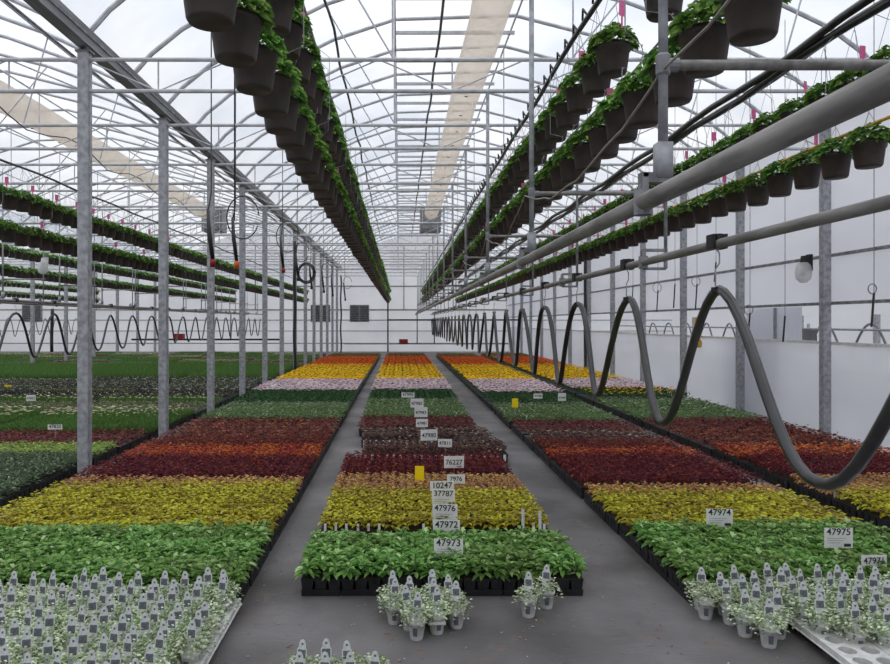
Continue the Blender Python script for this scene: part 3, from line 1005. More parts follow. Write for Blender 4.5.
o = link('hanging_baskets', rest.mesh('hanging_baskets', [M['pot_brown'], M['g_basket']]))
tag(o, 'countless hanging baskets packed in the far ends of the rows', 'hanging baskets', None, 'stuff')

# ================================================================== PLANT TRAYS
TW, TD = .281, .38
def tray_mb():
    mb = MB()
    nx, ny = 3, 4
    cw, cd = TW / nx, TD / ny
    x0, y0 = -TW / 2, -TD / 2
    for i in range(nx):
        for j in range(ny):
            mb.box(x0 + i * cw + .004, x0 + (i + 1) * cw - .004, y0 + j * cd + .004, y0 + (j + 1) * cd - .004, .004, .115, 0, .012)
    mb.box(x0 + .003, -x0 - .003, y0 + .003, -y0 - .003, .108, .120)       # lip sheet
    mb.box(x0 + .004, -x0 - .004, y0 + .004, -y0 - .004, 0, .045, 0, .004)   # carrying tray base
    mb.box(x0 + .012, -x0 - .012, y0 + .012, -y0 - .012, .120, .124, 1)
    return mb
def simple_tray():
    x0, y0 = -TW / 2 + .004, -TD / 2 + .004
    return MB().box(x0, -x0, y0, -y0, 0, .122, 0, .012)
# species: top height, spread, leaf length, width ratio, upward tilt range, plants nx,ny, leaves per plant, kind
SP = {
    'green': dict(h=.15, L=.068, w=.55, el=(-.25, .8), n=24, grid=(3, 5), name='bedding_plant_tray', txt='broad green bedding plants'),
    'yellow': dict(h=.15, L=.050, w=.75, el=(-.2, .7), n=18, grid=(3, 4), name='coleus_tray', txt='yellow green coleus', tags=1),
    'tan': dict(h=.13, L=.040, w=.75, el=(-.2, .7), n=18, grid=(3, 4), name='coleus_tray', txt='tan and copper coleus', tags=1),
    'darkred': dict(h=.15, L=.042, w=.7, el=(-.2, .7), n=18, grid=(3, 4), name='coleus_tray', txt='dark red coleus'),
    'orange': dict(h=.14, L=.045, w=.7, el=(-.2, .7), n=16, grid=(3, 4), name='coleus_tray', txt='orange coleus'),
    'redbrown': dict(h=.14, L=.042, w=.7, el=(-.2, .7), n=16, grid=(3, 4), name='coleus_tray', txt='red brown coleus'),
    'bronze': dict(h=.13, L=.05, w=.7, el=(-.1, .9), n=12, grid=(3, 4), name='coleus_tray', txt='bronze coleus', tags=2),
    'maroon': dict(h=.12, L=.045, w=.7, el=(-.1, .9), n=14, grid=(3, 4), name='coleus_tray', txt='maroon coleus'),
    'greygreen': dict(h=.12, L=.06, w=.5, el=(.1, 1.0), n=14, grid=(3, 4), name='bedding_plant_tray', txt='pale green seedlings'),
    'bluegreen': dict(h=.14, L=.055, w=.42, el=(.0, 1.0), n=20, grid=(3, 5), name='bedding_plant_tray', txt='grey green bedding plants'),
    'dkgreen': dict(h=.16, L=.06, w=.35, el=(.3, 1.3), n=14, grid=(3, 4), name='bedding_plant_tray', txt='dark green bedding plants'),
    'lime': dict(h=.13, L=.05, w=.6, el=(.0, .9), n=14, grid=(3, 4), name='bedding_plant_tray', txt='lime green bedding plants'),
    'grass': dict(h=.16, L=.15, w=.08, el=(.9, 1.5), n=34, grid=(3, 4), name='bedding_plant_tray', txt='grassy bright green plants'),
    'olive': dict(h=.12, L=.05, w=.5, el=(.0, 1.0), n=12, grid=(3, 4), name='bedding_plant_tray', txt='olive green plants'),
    'dark': dict(h=.10, L=.05, w=.5, el=(.0, 1.0), n=12, grid=(3, 4), name='bedding_plant_tray', txt='very dark foliage', tags=2),
    'purple': dict(h=.14, L=.06, w=.5, el=(.0, 1.0), n=14, grid=(3, 4), name='bedding_plant_tray', txt='mixed purple and silver foliage'),
    'mix': dict(h=.14, L=.06, w=.5, el=(.0, 1.0), n=14, grid=(3, 4), name='bedding_plant_tray', txt='mixed foliage'),
    'browngreen': dict(h=.14, L=.06, w=.5, el=(.0, 1.0), n=14, grid=(3, 4), name='flower_tray', txt='brown green plants'),
    'creamtop': dict(h=.16, L=.13, w=.08, el=(.9, 1.5), n=30, grid=(3, 4), name='bedding_plant_tray', txt='grassy plants with cream tops', base='grass', fl='cream'),
    'pink': dict(h=.15, L=.05, w=.5, el=(.1, 1.0), n=10, grid=(3, 4), name='flower_tray', txt='pale pink flowers', base='dkgreen', fl='pink'),
    'yflower': dict(h=.15, L=.05, w=.5, el=(.1, 1.0), n=10, grid=(3, 4), name='flower_tray', txt='bright yellow flowers', base='dkgreen', fl='yellow'),
    'oyflower': dict(h=.15, L=.05, w=.5, el=(.1, 1.0), n=10, grid=(3, 4), name='flower_tray', txt='yellow and orange flowers', base='dkgreen', fl='orangeyellow'),
    'oflower': dict(h=.15, L=.05, w=.5, el=(.1, 1.0), n=10, grid=(3, 4), name='flower_tray', txt='orange flowers', base='dkgreen', fl='orange'),
    'ytop': dict(h=.19, L=.07, w=.3, el=(.5, 1.4), n=12, grid=(3, 4), name='bedding_plant_tray', txt='dark green plants with yellow tops', base='dkgreen', fl='yellow'),
}
def foliage(sp, seed, dens=1.0, big=1.0):
    g = np.random.default_rng(seed)
    s = SP[sp]
    nx, ny = s['grid']
    Ps, AZ, EL, LL = [], [], [], []
    for i in range(nx):
        for j in range(ny):
            cx = -TW / 2 + (i + .5) * TW / nx + g.normal(0, .006)
            cy = -TD / 2 + (j + .5) * TD / ny + g.normal(0, .006)
            n = max(3, int(s['n'] * dens))
            hh = s['h'] * g.uniform(.82, 1.12)
            u = g.uniform(0, 1, n)
            az = np.arange(n) * 2.4 + g.uniform(0, 6)
            r = g.uniform(0, .024, n)
            z = .115 + (hh - .03) * (.25 + .75 * u ** .7)
            if sp in ('grass', 'creamtop'): z = np.full(n, .115); r = g.uniform(0, .04, n)
            P = np.stack([cx + r * np.cos(az), cy + r * np.sin(az), z], 1)
            e0, e1 = s['el']
            el = e0 + (e1 - e0) * np.clip(u * .8 + g.uniform(-.15, .3, n), 0, 1)
            L = s['L'] * g.uniform(.75, 1.2, n) * (1.15 - .35 * u) * big
            Ps.append(P); AZ.append(az); EL.append(el); LL.append(L)
    P, az, el, L = map(np.concatenate, (Ps, AZ, EL, LL))
    W = L * s['w'] * (1 if big == 1 else 1.15)
    V = leaves(P, az, el, L, W, .28 if sp not in ('grass', 'creamtop') else .1)
    t = np.clip(g.normal(.5, .24, len(V)), 0, 1)
    return V, t
def blooms(sp, seed, n, r):
    g = np.random.default_rng(seed)
    h = SP[sp]['h']
    cx = g.uniform(-TW / 2, TW / 2, n); cy = g.uniform(-TD / 2, TD / 2, n)
    z = .115 + h + g.uniform(-.035, .03, n)
    out, ts = [], []
    t = g.uniform(0, 1, n)
    for k in range(n):
        m = 5
        az = np.arange(m) * 2 * PI / m + g.uniform(0, 2)
        P = np.tile([cx[k], cy[k], z[k]], (m, 1))
        rr = np.full(m, r * g.uniform(.8, 1.2))
        out.append(leaves(P, az, np.full(m, g.uniform(.0, .6)), rr, rr * 1.0, .1))
        ts += [t[k]] * m
    return np.concatenate(out), np.array(ts)
tray_me = tray_mb().mesh('tray', [M['black_plastic'], M['soil']])
TG1 = ((-.09, -.185), (.0, -.18), (.09, -.186), (.03, .06))
TG2 = ((-.09, -.195), (.0, -.192), (.09, -.196))
tag_me = MB().box(-.011, .011, 0, .0015, .08, .185).mesh('name_tag', M['card'])
tag_me2 = MB().box(-.018, .018, 0, .0015, .03, .12).mesh('name_tag', M['card'])
MESHC = {}
def tray_parts(sp, v):
    k = (sp, v)
    if k not in MESHC:
        s = SP[sp]
        V, t = foliage(sp, hash(sp) % 1000 + v if False else sum(map(ord, sp)) * 10 + v)
        fol = MB().quads(V, t).mesh('foliage', M['g_' + s.get('base', sp)])
        fl = None
        if 'fl' in s:
            V, t = blooms(sp, v + 5, 26 if s['fl'] not in ('cream',) else 9, .024)
            fl = MB().quads(V, t).mesh('flowers', M['g_fl_' + s['fl']])
        MESHC[k] = (fol, fl)
    return MESHC[k]
def far_arrays(sp, v, dens, big, nb):
    k = (sp, v, 'far', dens)
    if k not in MESHC:
        s = SP[sp]
        V, t = foliage(sp, 900 + v, dens, big)
        A = V[:, [0, 1, 3, 5]]
        B = tb = None
        if 'fl' in s:
            B, tb = blooms(sp, v + 50, nb, .044)
            B = B[:, [0, 1, 3, 5]]
        MESHC[k] = (A, t, B, tb)
    return MESHC[k]

MAINBANDS = {
    'centre': ((-.69, 1.28), [('green', 4.84, 2), ('yellow', 5.95, 3), ('tan', 7.12, 2), ('darkred', 7.92, 3), ('bronze', 9.4, 2), ('bronze', 10.55, 2), ('maroon', 11.6, 3),
               ('greygreen', 12.85, 7), ('dkgreen', 15.55, 4), ('pink', 17.15, 8), ('yflower', 20.3, 13), ('oyflower', 25.3, 5), ('oflower', 27.6, 15), ('browngreen', 33.6, 11)]),
    'left': ((-3.60, -1.06), [('green', 4.62, 3), ('yellow', 5.80, 4), ('tan', 7.36, 1), ('darkred', 7.76, 3), ('orange', 8.92, 2), ('redbrown', 9.72, 7),
              ('greygreen', 12.6, 6), ('dkgreen', 15.0, 5), ('pink', 17.0, 8), ('yflower', 20.2, 13), ('oyflower', 25.3, 5), ('oflower', 27.4, 15), ('browngreen', 33.4, 11)]),
    'right': ((1.94, 3.91), [('green', 4.72, 3), ('yellow', 5.86, 3), ('tan', 7.02, 1), ('darkred', 7.5, 4), ('orange', 9.08, 1), ('redbrown', 9.48, 2), ('bronze', 10.26, 2), ('maroon', 11.1, 3),
               ('greygreen', 12.4, 6), ('dkgreen', 14.9, 4), ('pink', 16.6, 9), ('yflower', 20.1, 13), ('oyflower', 25.2, 5), ('oflower', 27.3, 15), ('browngreen', 33.3, 11)]),
    'wall side': ((4.35, 6.6), [('yellow', 6.3, 2), ('tan', 7.08, 2), ('darkred', 7.86, 3), ('orange', 9.02, 2), ('redbrown', 9.8, 4), ('maroon', 11.4, 3),
              ('greygreen', 12.6, 8), ('ytop', 15.8, 4), ('pink', 17.5, 7), ('yflower', 20.3, 13), ('oyflower', 25.4, 5), ('oflower', 27.6, 15), ('browngreen', 33.6, 11)]),
}
L2 = [('bluegreen', 6.0, 8), ('lime', 9.1, 2), ('maroon', 9.95, 3), ('grass', 11.2, 3), ('creamtop', 12.35, 3), ('olive', 13.6, 5), ('dark', 15.6, 5),
      ('purple', 17.6, 10), ('grass', 21.6, 16), ('mix', 28.0, 26)]
for nm, xr in (('next bay right', (-6.50, -3.98)), ('next bay middle', (-9.3, -6.8)), ('next bay left', (-12.0, -9.5)), ('next bay outer', (-14.6, -12.2)),
               ('far bay right', (-17.6, -15.1)), ('far bay middle', (-20.3, -17.8)), ('far bay left', (-23.0, -20.5))):
    MAINBANDS[nm] = (xr, L2)
BEDTXT = {'centre': 'the centre bed', 'left': 'the bed left of the paths', 'right': 'the bed right of the paths', 'wall side': 'the bed along the right wall'}
cells = []
for bed, ((xa, xb), bands) in MAINBANDS.items():
    n = int(round((xb - xa) / TW))
    w = (xb - xa) / n
    for bi, (sp0, y0, rows) in enumerate(bands):
        for r in range(rows):
            sp = sp0
            if sp0 == 'mix': sp = ['mix', 'olive', 'grass', 'maroon', 'creamtop', 'purple', 'bluegreen'][(r // 3 * 3 + len(bed)) % 7]
            if sp0 == 'purple' and r // 2 % 3 == len(bed) % 3: sp = ['olive', 'dark', 'lime'][(r + len(bed)) % 3]
            if sp0 == 'olive' and r > 3: sp = 'creamtop'
            for i in range(n):
                x = xa + (i + .5) * w
                y = y0 + (r + .5) * (TD + .005)
                if bed == 'centre' and sp == 'bronze':
                    x += .18 if y0 < 10 else .1
                if bed == 'centre' and sp == 'green' and r == 1 and i == n - 1:
                    x -= .0
                if not inframe(x, y, 0, .35, .25): continue
                if math.hypot(x - XL, y - round(y / D) * D) < .28: continue
                if bed == 'wall side' and y < 9 and x > 6.45: continue
                cells.append((math.hypot(x, y), bed, sp, x, y, bi))
cells.sort(key=lambda c: c[0])
# trays of the kinds that are too many: nearest ones as things, the rest one object per kind
count = {}
far = {}
tp = {}
st_me = simple_tray()
for d_, bed, sp, x, y, bi in cells:
    s = SP[sp]
    nm = s['name']
    c = count.get(nm, 0)
    v = rnd.randrange(3)
    where = BEDTXT.get(bed) or ('the beds behind the left posts' if 'next' in bed else 'the beds of the far left bay')
    if c < 300:
        count[nm] = c + 1
        row = 'near' if bi < 2 else 'far'
        gname = s['txt'] + ' in ' + where
        lab = 'tray of %s in %s' % (s['txt'], where)
        if sp == 'bronze' and bed == 'centre':
            e = ' nearer row' if y < 10.4 else ' farther row'
            lab += ',' + e; gname += e
        loc = (x + rnd.uniform(-.004, .004), y + rnd.uniform(-.004, .004), 0)
        rz = PI * rnd.randrange(2) + rnd.uniform(-.012, .012)
        if s.get('tags'): rz = rnd.uniform(-.012, .012)
        if d_ < 14:
            key = (sp, v)
            if key not in tp:
                t = thing(nm, lab, 'plant tray', loc, rz, gname)
                kid('tray', tray_me, t)
                fo, fl = tray_parts(sp, v)
                kid('foliage', fo, t)
                if fl: kid('flowers', fl, t)
                if s.get('tags') == 1 and v != 1: [kid('name_tag', tag_me, t, (a_, b_, 0), label='small white name tag') for a_, b_ in TG1]
                if s.get('tags') == 2: [kid('name_tag', tag_me2, t, (a_, b_, 0), label='white name tag') for a_, b_ in TG2]
                tp[key] = t
            else:
                copy_thing(tp[key], loc, rz, lab, gname)
        else:
            key = ('one', sp, v)
            if key not in tp:
                mb = MB()
                mb.add(st_me.v[0], st_me.f, 0)
                A, t_, B, tb = far_arrays(sp, v, .7, 1.15, 8 if sp in ('ytop', 'creamtop') else 26)
                mb.add(A.reshape(-1, 3), (np.arange(len(A))[:, None] * 4 + np.arange(4)).tolist(), 1, t_)
                mats = [M['black_plastic'], M['g_' + s.get('base', sp)]]
                if B is not None:
                    mb.add(B.reshape(-1, 3), (np.arange(len(B))[:, None] * 4 + np.arange(4)).tolist(), 2, tb)
                    mats.append(M['g_fl_' + s['fl']])
                tp[key] = mb.mesh(nm, mats)
            o = link(nm, tp[key], None, loc, rz)
            tag(o, lab, 'plant tray', gname)
    else:
        mbk = far.setdefault(nm, (MB(), []))
        mb, mats = mbk
        def slot(m):
            if m not in mats: mats.append(m)
            return mats.index(m)
        o = np.array([x, y, 0])
        mb.add(st_me.v[0] + o, st_me.f, slot(M['black_plastic']))
        A, t_, B, tb = far_arrays(sp, v, .36, 1.6, 5 if sp in ('ytop', 'creamtop') else 18)
        mb.add(A.reshape(-1, 3) + o, (np.arange(len(A))[:, None] * 4 + np.arange(4)).tolist(), slot(M['g_' + s.get('base', sp)]), t_)
        if B is not None:
            mb.add(B.reshape(-1, 3) + o, (np.arange(len(B))[:, None] * 4 + np.arange(4)).tolist(), slot(M['g_fl_' + s['fl']]), tb)
FT = {'coleus_tray': 'remaining distant trays of red, brown and orange coleus', 'bedding_plant_tray': 'remaining distant trays of green bedding plants', 'flower_tray': 'remaining distant trays of yellow, orange and pink flowers'}
for nm, (mb, mats) in far.items():
    o = link(nm + 's', mb.mesh(nm + 's', mats))
    tag(o, FT[nm], 'plant trays', None, 'stuff')
print('trays', count, 'cells', len(cells), 'baskets', len(allb))

# ================================================================== WHITE POTS WITH TAGS IN FRONT
wp = MB().lathe([(0, .0), (.036, .0), (.039, .006), (.052, .098), (.056, .099), (.057, .118), (.053, .119), (.050, .10), (0, .10)], 18)
wp_me = wp.mesh('pot', M['pot_white'], True)
lbl = MB()
for k, (a0, z0, z1) in enumerate(((-.30, .03, .082),)):
    seg = 5
    V, Fc = [], []
    for i in range(seg + 1):
        a = -PI / 2 + a0 + .6 * i / seg
        for z in (z0, z1):
            r = .039 + (.052 - .039) * (z - .006) / .092 + .0008
            V.append((r * math.cos(a), r * math.sin(a), z))
    lbl.add(V, [(2 * i, 2 * i + 2, 2 * i + 3, 2 * i + 1) for i in range(seg)])
lbl_me = lbl.mesh('printed_emblem', M['bar_ink'])
tg_out = [(-.022, .10), (.022, .10), (.027, .175), (.027, .232), (.0195, .240), (.018, .262), (.011, .276), (0, .281), (-.011, .276), (-.018, .262), (-.0195, .240), (-.027, .232), (-.027, .175)]
tg = MB().prism(tg_out, -.001, .001)
tg_me = tg.mesh('plant_tag', M['tag_grey'])
ti = MB().box(-.0205, .0205, -.0022, -.001, .190, .230)
th = MB()
th.add([(.0065 * math.cos(a), -.0022, .258 + .0065 * math.sin(a)) for a in np.linspace(0, 2 * PI, 9)[:-1]], [tuple(range(8))])
ti_me = ti.mesh('tag_print', M['bar_ink'])
th_me = th.mesh('tag_hole', M['bar_ink'])
def var_fol(seed):
    g = np.random.default_rng(seed)
    n = 190
    a = g.uniform(0, 2 * PI, n)
    r = np.sqrt(g.uniform(0, 1, n)) * .072
    z = .115 + .080 * (1 - (r / .09) ** 2) * g.uniform(.3, 1.15, n)
    P = np.stack([r * np.cos(a), r * np.sin(a) , z], 1)
    L = g.uniform(.013, .026, n)
    V = leaves(P, a + g.normal(0, .8, n), g.uniform(-.2, 1.0, n), L, L * .8, .2)
    # twiggy sprays outside the rim
    m = 90
    a = g.uniform(0, 2 * PI, m)
    r = g.uniform(.05, .094, m)
    P2 = np.stack([r * np.cos(a), r * np.sin(a), .12 + g.uniform(-.04, .05, m)], 1)
    L2 = g.uniform(.014, .026, m)
    V2 = leaves(P2, a, g.uniform(-.4, .6, m), L2, L2 * .8, .2)
    V = np.concatenate([V, V2])
    return MB().quads(V, np.clip(g.beta(1.6, 1.3, len(V)), 0, 1)).mesh('foliage', M['g_white_variegated'])
vf = [var_fol(400 + i) for i in range(4)]
wprot = []
def white_pot(x, y, z, label, group, tagged=True):
    v = rnd.randrange(4)
    rz = rnd.uniform(-.35, .35)
    key = v * 2 + tagged
    for k, p in wprot:
        if k == key:
            return copy_thing(p, (x, y, z), rz, label, group)
    t = thing('potted_plant', label, 'potted plant', (x, y, z), rz, group)
    kid('pot', wp_me, t); KIDS[t.name]
    p = KIDS[t.name][-1]
    kid('printed_emblem', lbl_me, p, label='grey printed emblem')
    kid('foliage', vf[v], t)
    if tagged:
        tt = kid('plant_tag', tg_me, t, (rnd.uniform(-.012, .012), -.02, -.005 + .004 * v), rnd.uniform(-.25, .25))
        tt.rotation_euler = (-.12, rnd.uniform(-.08, .08), rnd.uniform(-.2, .2))
        kid('tag_print', ti_me, tt, label='dark print on the tag')
        kid('tag_hole', th_me, tt)
    wprot.append((key, t))
    return t
# white carrier: 2 x 4 holes plate with a skirt
def carrier_mesh():
    mb = MB()
    W2, D2 = .125, .25
    o = [(-W2, -D2), (W2, -D2), (W2, D2), (-W2, D2)]
    zt = .085
    # plate built as cells around square openings
    cs = .125
    for i in range(2):
        for j in range(4):
            cx = -W2 + (i + .5) * cs; cy = -D2 + (j + .5) * cs
            h = .046
            a = cs / 2
            V = [(cx - a, cy - a, zt), (cx + a, cy - a, zt), (cx + a, cy + a, zt), (cx - a, cy + a, zt)]
            ring = [(cx + h * math.cos(t), cy + h * math.sin(t), zt) for t in np.linspace(PI * 1.25, PI * 3.25, 17)[:-1]]
            low = [(cx + .042 * math.cos(t), cy + .042 * math.sin(t), .02) for t in np.linspace(PI * 1.25, PI * 3.25, 17)[:-1]]
            VV = V + ring + low
            fs = []
            for s in range(4):
                for q in range(4):
                    k = s * 4 + q
                    fs.append((s, 4 + (k + 1) % 16, 4 + k))
                fs.append((s, (s + 1) % 4, 4 + ((s + 1) * 4) % 16))
            for k in range(16):
                k2 = (k + 1) % 16
                fs.append((4 + k, 4 + k2, 20 + k2, 20 + k))
            mb.add(VV, fs)
    # skirt
    e = .010
    V = [(x + e * (1 if x > 0 else -1) * m, y + e * (1 if y > 0 else -1) * m, z) for z, m in ((zt, 0), (zt - .004, 1), (.05, 1.0), (.045, 1.8)) for x, y in o]
    fs = []
    for k in range(3):
        for i in range(4):
            j = (i + 1) % 4
            fs.append((k * 4 + i, k * 4 + j, k * 4 + 4 + j, k * 4 + 4 + i))
    mb.add(V, fs)
    return mb.mesh('carrier_tray', M['pot_white'])
car_me = carrier_mesh()
def carrier(x, y, label, group, rz=0, skip=(), untag=()):
    o = link('carrier_tray', car_me, None, (x, y, .0), rz)
    tag(o, label, 'carrier tray', group)
    c, s = math.cos(rz), math.sin(rz)
    for i in range(2):
        for j in range(4):
            if (i, j) in skip: continue
            lx = -.125 + (i + .5) * .125; ly = -.25 + (j + .5) * .125
            white_pot(x + c * lx - s * ly, y + s * lx + c * ly, .021, 'white pot of variegated plant with tag, standing in a white carrier on the %s' % group[1],
                      'tagged pots on the ' + group[1], (i, j) not in untag)
def carrier_block(xs, ys, side, skips={}, rz=0):
    for a, x in enumerate(xs):
        for b, y in enumerate(ys):
            x, y = xs[a] + rnd.uniform(-.008, .008), ys[b] + .05 * math.sin(a * 2.3 + 1)
            o = link('carrier_tray', car_me, None, (x, y, 0), rz)
            tag(o, 'white plastic pot carrier among the tagged pots on the %s' % side, 'carrier tray', 'white carriers on the ' + side)
            c, s = math.cos(rz), math.sin(rz)
            for i in range(2):
                for j in range(4):
                    if (a, b, i, j) in skips: continue
                    lx = -.125 + (i + .5) * .125; ly = -.25 + (j + .5) * .125
                    X, Y = x + c * lx - s * ly, y + s * lx + c * ly
                    if not inframe(X, Y, .0, .30, .06): continue
                    white_pot(X, Y, .0215, 'white pot with white edged leaves and a tag, in the block on the ' + side, 'tagged pots on the ' + side, rnd.random() > .10)
carrier_block([-1.185 - .272 * i for i in range(6)], [4.31, 3.77, 3.23], 'left', {(0, 1, 1, 0), (0, 0, 1, 1), (2, 1, 0, 1), (0, 2, 1, 3), (0, 2, 1, 2), (1, 2, 0, 1)})
carrier_block([2.54 + .272 * i for i in range(4)], [4.43, 3.89, 3.35], 'right', {(0, 1, 0, 0), (0, 1, 0, 1), (0, 1, 1, 0), (0, 1, 1, 1), (0, 2, 0, 3), (0, 2, 1, 3), (0, 1, 0, 2), (0, 2, 1, 2), (1, 2, 0, 3), (1, 2, 0, 2), (2, 1, 0, 1), (0, 0, 1, 1), (0, 2, 0, 2), (1, 1, 0, 0), (1, 1, 0, 1)})
# loose pots before the right carriers, stepping towards the camera
RP = [(1.96, 4.49), (1.99, 4.63), (2.08, 4.41), (2.11, 4.55), (2.22, 4.64), (2.09, 4.24), (2.21, 4.34), (2.23, 4.50), (2.16, 4.10), (2.33, 4.42), (2.28, 4.22), (2.34, 4.57)]
for i, (x, y) in enumerate(RP):
    lab = ['white pot at the left corner of the pots standing before the right bed', None][min(i, 1)] or 'white pot with a tag standing loose on the floor before the right bed'
    if i == 8: lab = 'white pot standing furthest forward before the right bed'
    white_pot(x, y, 0, lab, 'loose pots before the right bed', i not in (0,))
# cluster before the centre bed
CP = [(.10, 4.20, 'white pot at the very front of the centre cluster'), (-.035, 4.42, 'left front white pot of the centre cluster'), (.225, 4.28, 'white pot in the small white rim of the centre cluster'),
      (.35, 4.36, 'rightmost white pot of the centre cluster'), (.06, 4.33, None), (.21, 4.42, None), (-.05, 4.56, None), (.08, 4.47, None), (.21, 4.56, None), (.33, 4.50, None),
      (.83, 4.52, 'left one of two white pots at the right front of the centre bed'), (.975, 4.66, 'right one of two white pots at the right front of the centre bed')]
for x, y, l in CP:
    if l is None: l = 'white pot with a tag in the back of the centre cluster'
    white_pot(x, y, 0, l, 'pots before the centre bed' if 'back of' in l else None)
for o in (link('pot_collar', MB().add([(.225 + r * math.cos(a), 4.28 + r * math.sin(a), z) for r, z in ((.046, .088), (.072, .088), (.074, .07)) for a in np.linspace(PI / 4, PI * 2.25, 5)[:-1]],
        [(i, (i + 1) % 4, 4 + (i + 1) % 4, 4 + i) for i in range(4)] + [(4 + i, 4 + (i + 1) % 4, 8 + (i + 1) % 4, 8 + i) for i in range(4)]).mesh('pot_collar', M['pot_white'])),):
    tag(o, 'square white plastic collar around a pot in the centre cluster', 'pot collar')
# carrier in the foreground
for i, (x, y) in enumerate([(-.50, 3.56), (-.375, 3.56), (-.25, 3.56), (-.125, 3.56), (-.50, 3.435), (-.375, 3.435), (-.25, 3.435), (-.125, 3.435), (-.56, 3.31), (-.435, 3.31), (-.31, 3.31), (-.185, 3.31), (-.06, 3.4)]):
    white_pot(x, y, 0, 'tagged white edged plant in the small group at the bottom of the view', 'foreground pots by the camera', i not in (3, 12))

# ================================================================== NUMBER SIGNS
def text_mesh(txt, size, mat):
    cu = bpy.data.curves.new('sign_text', 'FONT')
    cu.body = txt
    cu.size = size
    cu.align_x = 'CENTER'
    cu.extrude = .0004
    cu.offset = size * .012
    ob = bpy.data.objects.new('tmp_text', cu)
    COL.objects.link(ob)
    bpy.context.view_layer.update()
    me = bpy.data.meshes.new_from_object(ob.evaluated_get(bpy.context.evaluated_depsgraph_get()))
    bpy.data.objects.remove(ob)
    me.materials.clear()
    me.materials.append(mat)
    return me
def sign(pxx, pxy, Y, w, h, txt, label, tilt=0.0, mat='card', lines=True, group=None):
    X, Z = px(pxx, pxy, Y)
    t = thing('number_sign', label, 'sign', (X, Y, 0), tilt * .3, group)
    W, Hh = w * Y / F / 2, h * Y / F / 2
    b = kid('card', MB().box(-W, W, -.002, .002, Z - Hh, Z + Hh).mesh('card', M[mat]), t)
    b.rotation_euler = (0, 0, 0)
    st = MB().tube([(0, .006, .02), (0, .006, Z + Hh * .5)], .004, 6)
    kid('stake', st.mesh('stake', M['galv']), t)
    if txt:
        me = text_mesh(txt, W * 2 * .34, M['ink'])
        n = kid('number', me, b, (0, -.0035, Z + Hh * (.32 if lines else -.4)))
        n.rotation_euler = (PI / 2, 0, 0)
        if lines:
            q = MB()
            for k in range(3):
                q.box(-W * .8, W * (.5 - .2 * k), -.003, -.002, Z - Hh * (.05 + .22 * k), Z - Hh * (.02 + .22 * k))
            kid('small_print', q.mesh('small_print', M['bar_ink']), b)
            q = MB().box(W * .38, W * .86, -.003, -.002, Z - Hh * .85, Z - Hh * .55)
            kid('barcode', q.mesh('barcode', M['ink']), b)
    return t
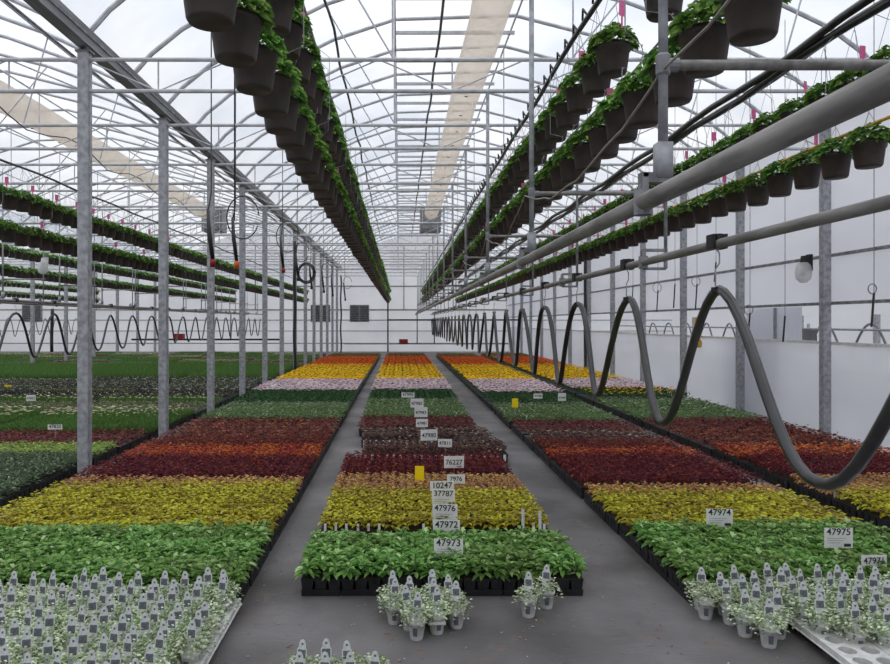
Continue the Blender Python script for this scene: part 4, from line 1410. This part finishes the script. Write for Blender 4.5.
SG = [(448.5, 549, 5.05, 29, 20, '47973', 'white card reading 47973, lowest in the centre stack of signs'), (446.5, 531, 5.6, 27, 22, '47972', 'white card reading 47972 just above the lowest centre sign'),
      (445, 514, 6.0, 25, 20, '47976', 'white card reading 47976, third up in the centre stack of signs'), (443.5, 499, 6.5, 23, 19, '37787', 'white card reading 37787, fourth up in the centre stack of signs'),
      (442, 486, 6.9, 24, 10, '10247', 'narrow white card over the tan coleus of the centre bed'), (456, 479, 7.2, 18, 9, '7976', 'small white card at the right edge of the tan coleus'),
      (454, 462, 8.0, 20, 12, '76227', 'white card over the dark red coleus of the centre bed'), (445, 443, 9.1, 14, 8, '47811', 'small white card at the right of the first bronze row'),
      (429, 435, 9.7, 17, 11, '47980', 'white card over the bronze coleus of the centre bed'), (422, 423, 10.6, 12, 8, '47981', 'white card over the farther bronze row'),
      (421, 412, 11.4, 13, 10, '47983', 'white card over the maroon coleus of the centre bed'), (417, 403, 12.4, 13, 9, '47985', 'white card at the front of the centre pale green seedlings'),
      (408, 395, 15.0, 13, 5, '47990', 'thin white card over the dark green centre band'),
      (719.5, 518, 5.75, 26, 18, '47974', 'white card reading 47974 between green and yellow plants of the right bed'), (838.5, 538, 5.15, 28, 20, '47975', 'white card reading 47975 over the green plants of the right bed'),
      (874, 561, 4.82, 26, 12, '47971', 'white card reading 47971 near the right edge of the view'),
      (55, 427, 10.4, 14, 5, '47820', 'white card over the maroon plants of the left beds'), (31, 398, 14.6, 9, 6, '47822', 'small white card over the dark foliage of the left beds'),
      (538, 396, 14.4, 9, 5, '47988', 'tiny white card over the dark green right bed'), (562, 397, 14.6, 8, 8, '47989', 'tiny square white card at the right end of the dark green right bed')]
for a in SG:
    sign(a[0], a[1], a[2], a[3], a[4], a[5], a[6], tilt=rnd.uniform(-.4, .4), lines=a[4] > 13)
sign(419.5, 473.5, 7.5, 9, 15, None, 'bright yellow sticky card over the tan coleus of the centre bed', mat='yellow_card')
sign(515, 403, 12.7, 6, 9, None, 'small yellow card over the right pale green seedlings', mat='yellow_card')
sign(8, 388, 18.2, 7, 6, None, 'small yellow card at the far left edge of the view', mat='yellow_card')
for i, (p, q, Y) in enumerate(((523, 516, 5.7), (540, 518, 5.65))):
    X, Z = px(p, q, Y)
    o = link('plant_stick', MB().box(-.012, .012, -.001, .001, .1, Z + .06).mesh('plant_stick', M['pot_white']), None, (X, Y, 0))
    tag(o, ['upright white plant stick behind the centre green trays, the left one', 'upright white plant stick behind the centre green trays, the right one'][i], 'plant stick')

# ------------------------------------------------------------------ leaf litter on the path
g = np.random.default_rng(3)
n = 900
X = g.uniform(-1.2, 2.6, n); Y = g.uniform(3.3, 6.5, n) ** 1.0
keep = ((Y < 4.75) & (g.uniform(0, 1, n) < np.where((X > -.9) & (X < 1.1) & (Y > 3.9), 1, .35))) | ((X > 1.3) & (X < 1.9)) | ((X > -1.12) & (X < -.72))
X, Y = X[keep], Y[keep]
P = np.stack([X, Y, np.full(len(X), .004)], 1)
L = g.uniform(.006, .026, len(X))
V = leaves(P, g.uniform(0, 6.28, len(X)), g.uniform(0, .25, len(X)), L, L * .6, .1)
M['litter'] = leafy('leaf_litter', [(0, (120, 84, 62)), (.4, (150, 120, 96)), (.7, (150, 64, 52)), (1, (190, 180, 168))], .1, .8)
o = link('leaf_litter', MB().quads(V, g.uniform(0, 1, len(X))).mesh('leaf_litter', M['litter']))
tag(o, 'scattered dead leaves and petals on the dark ground cover', 'leaf litter', None, 'stuff')
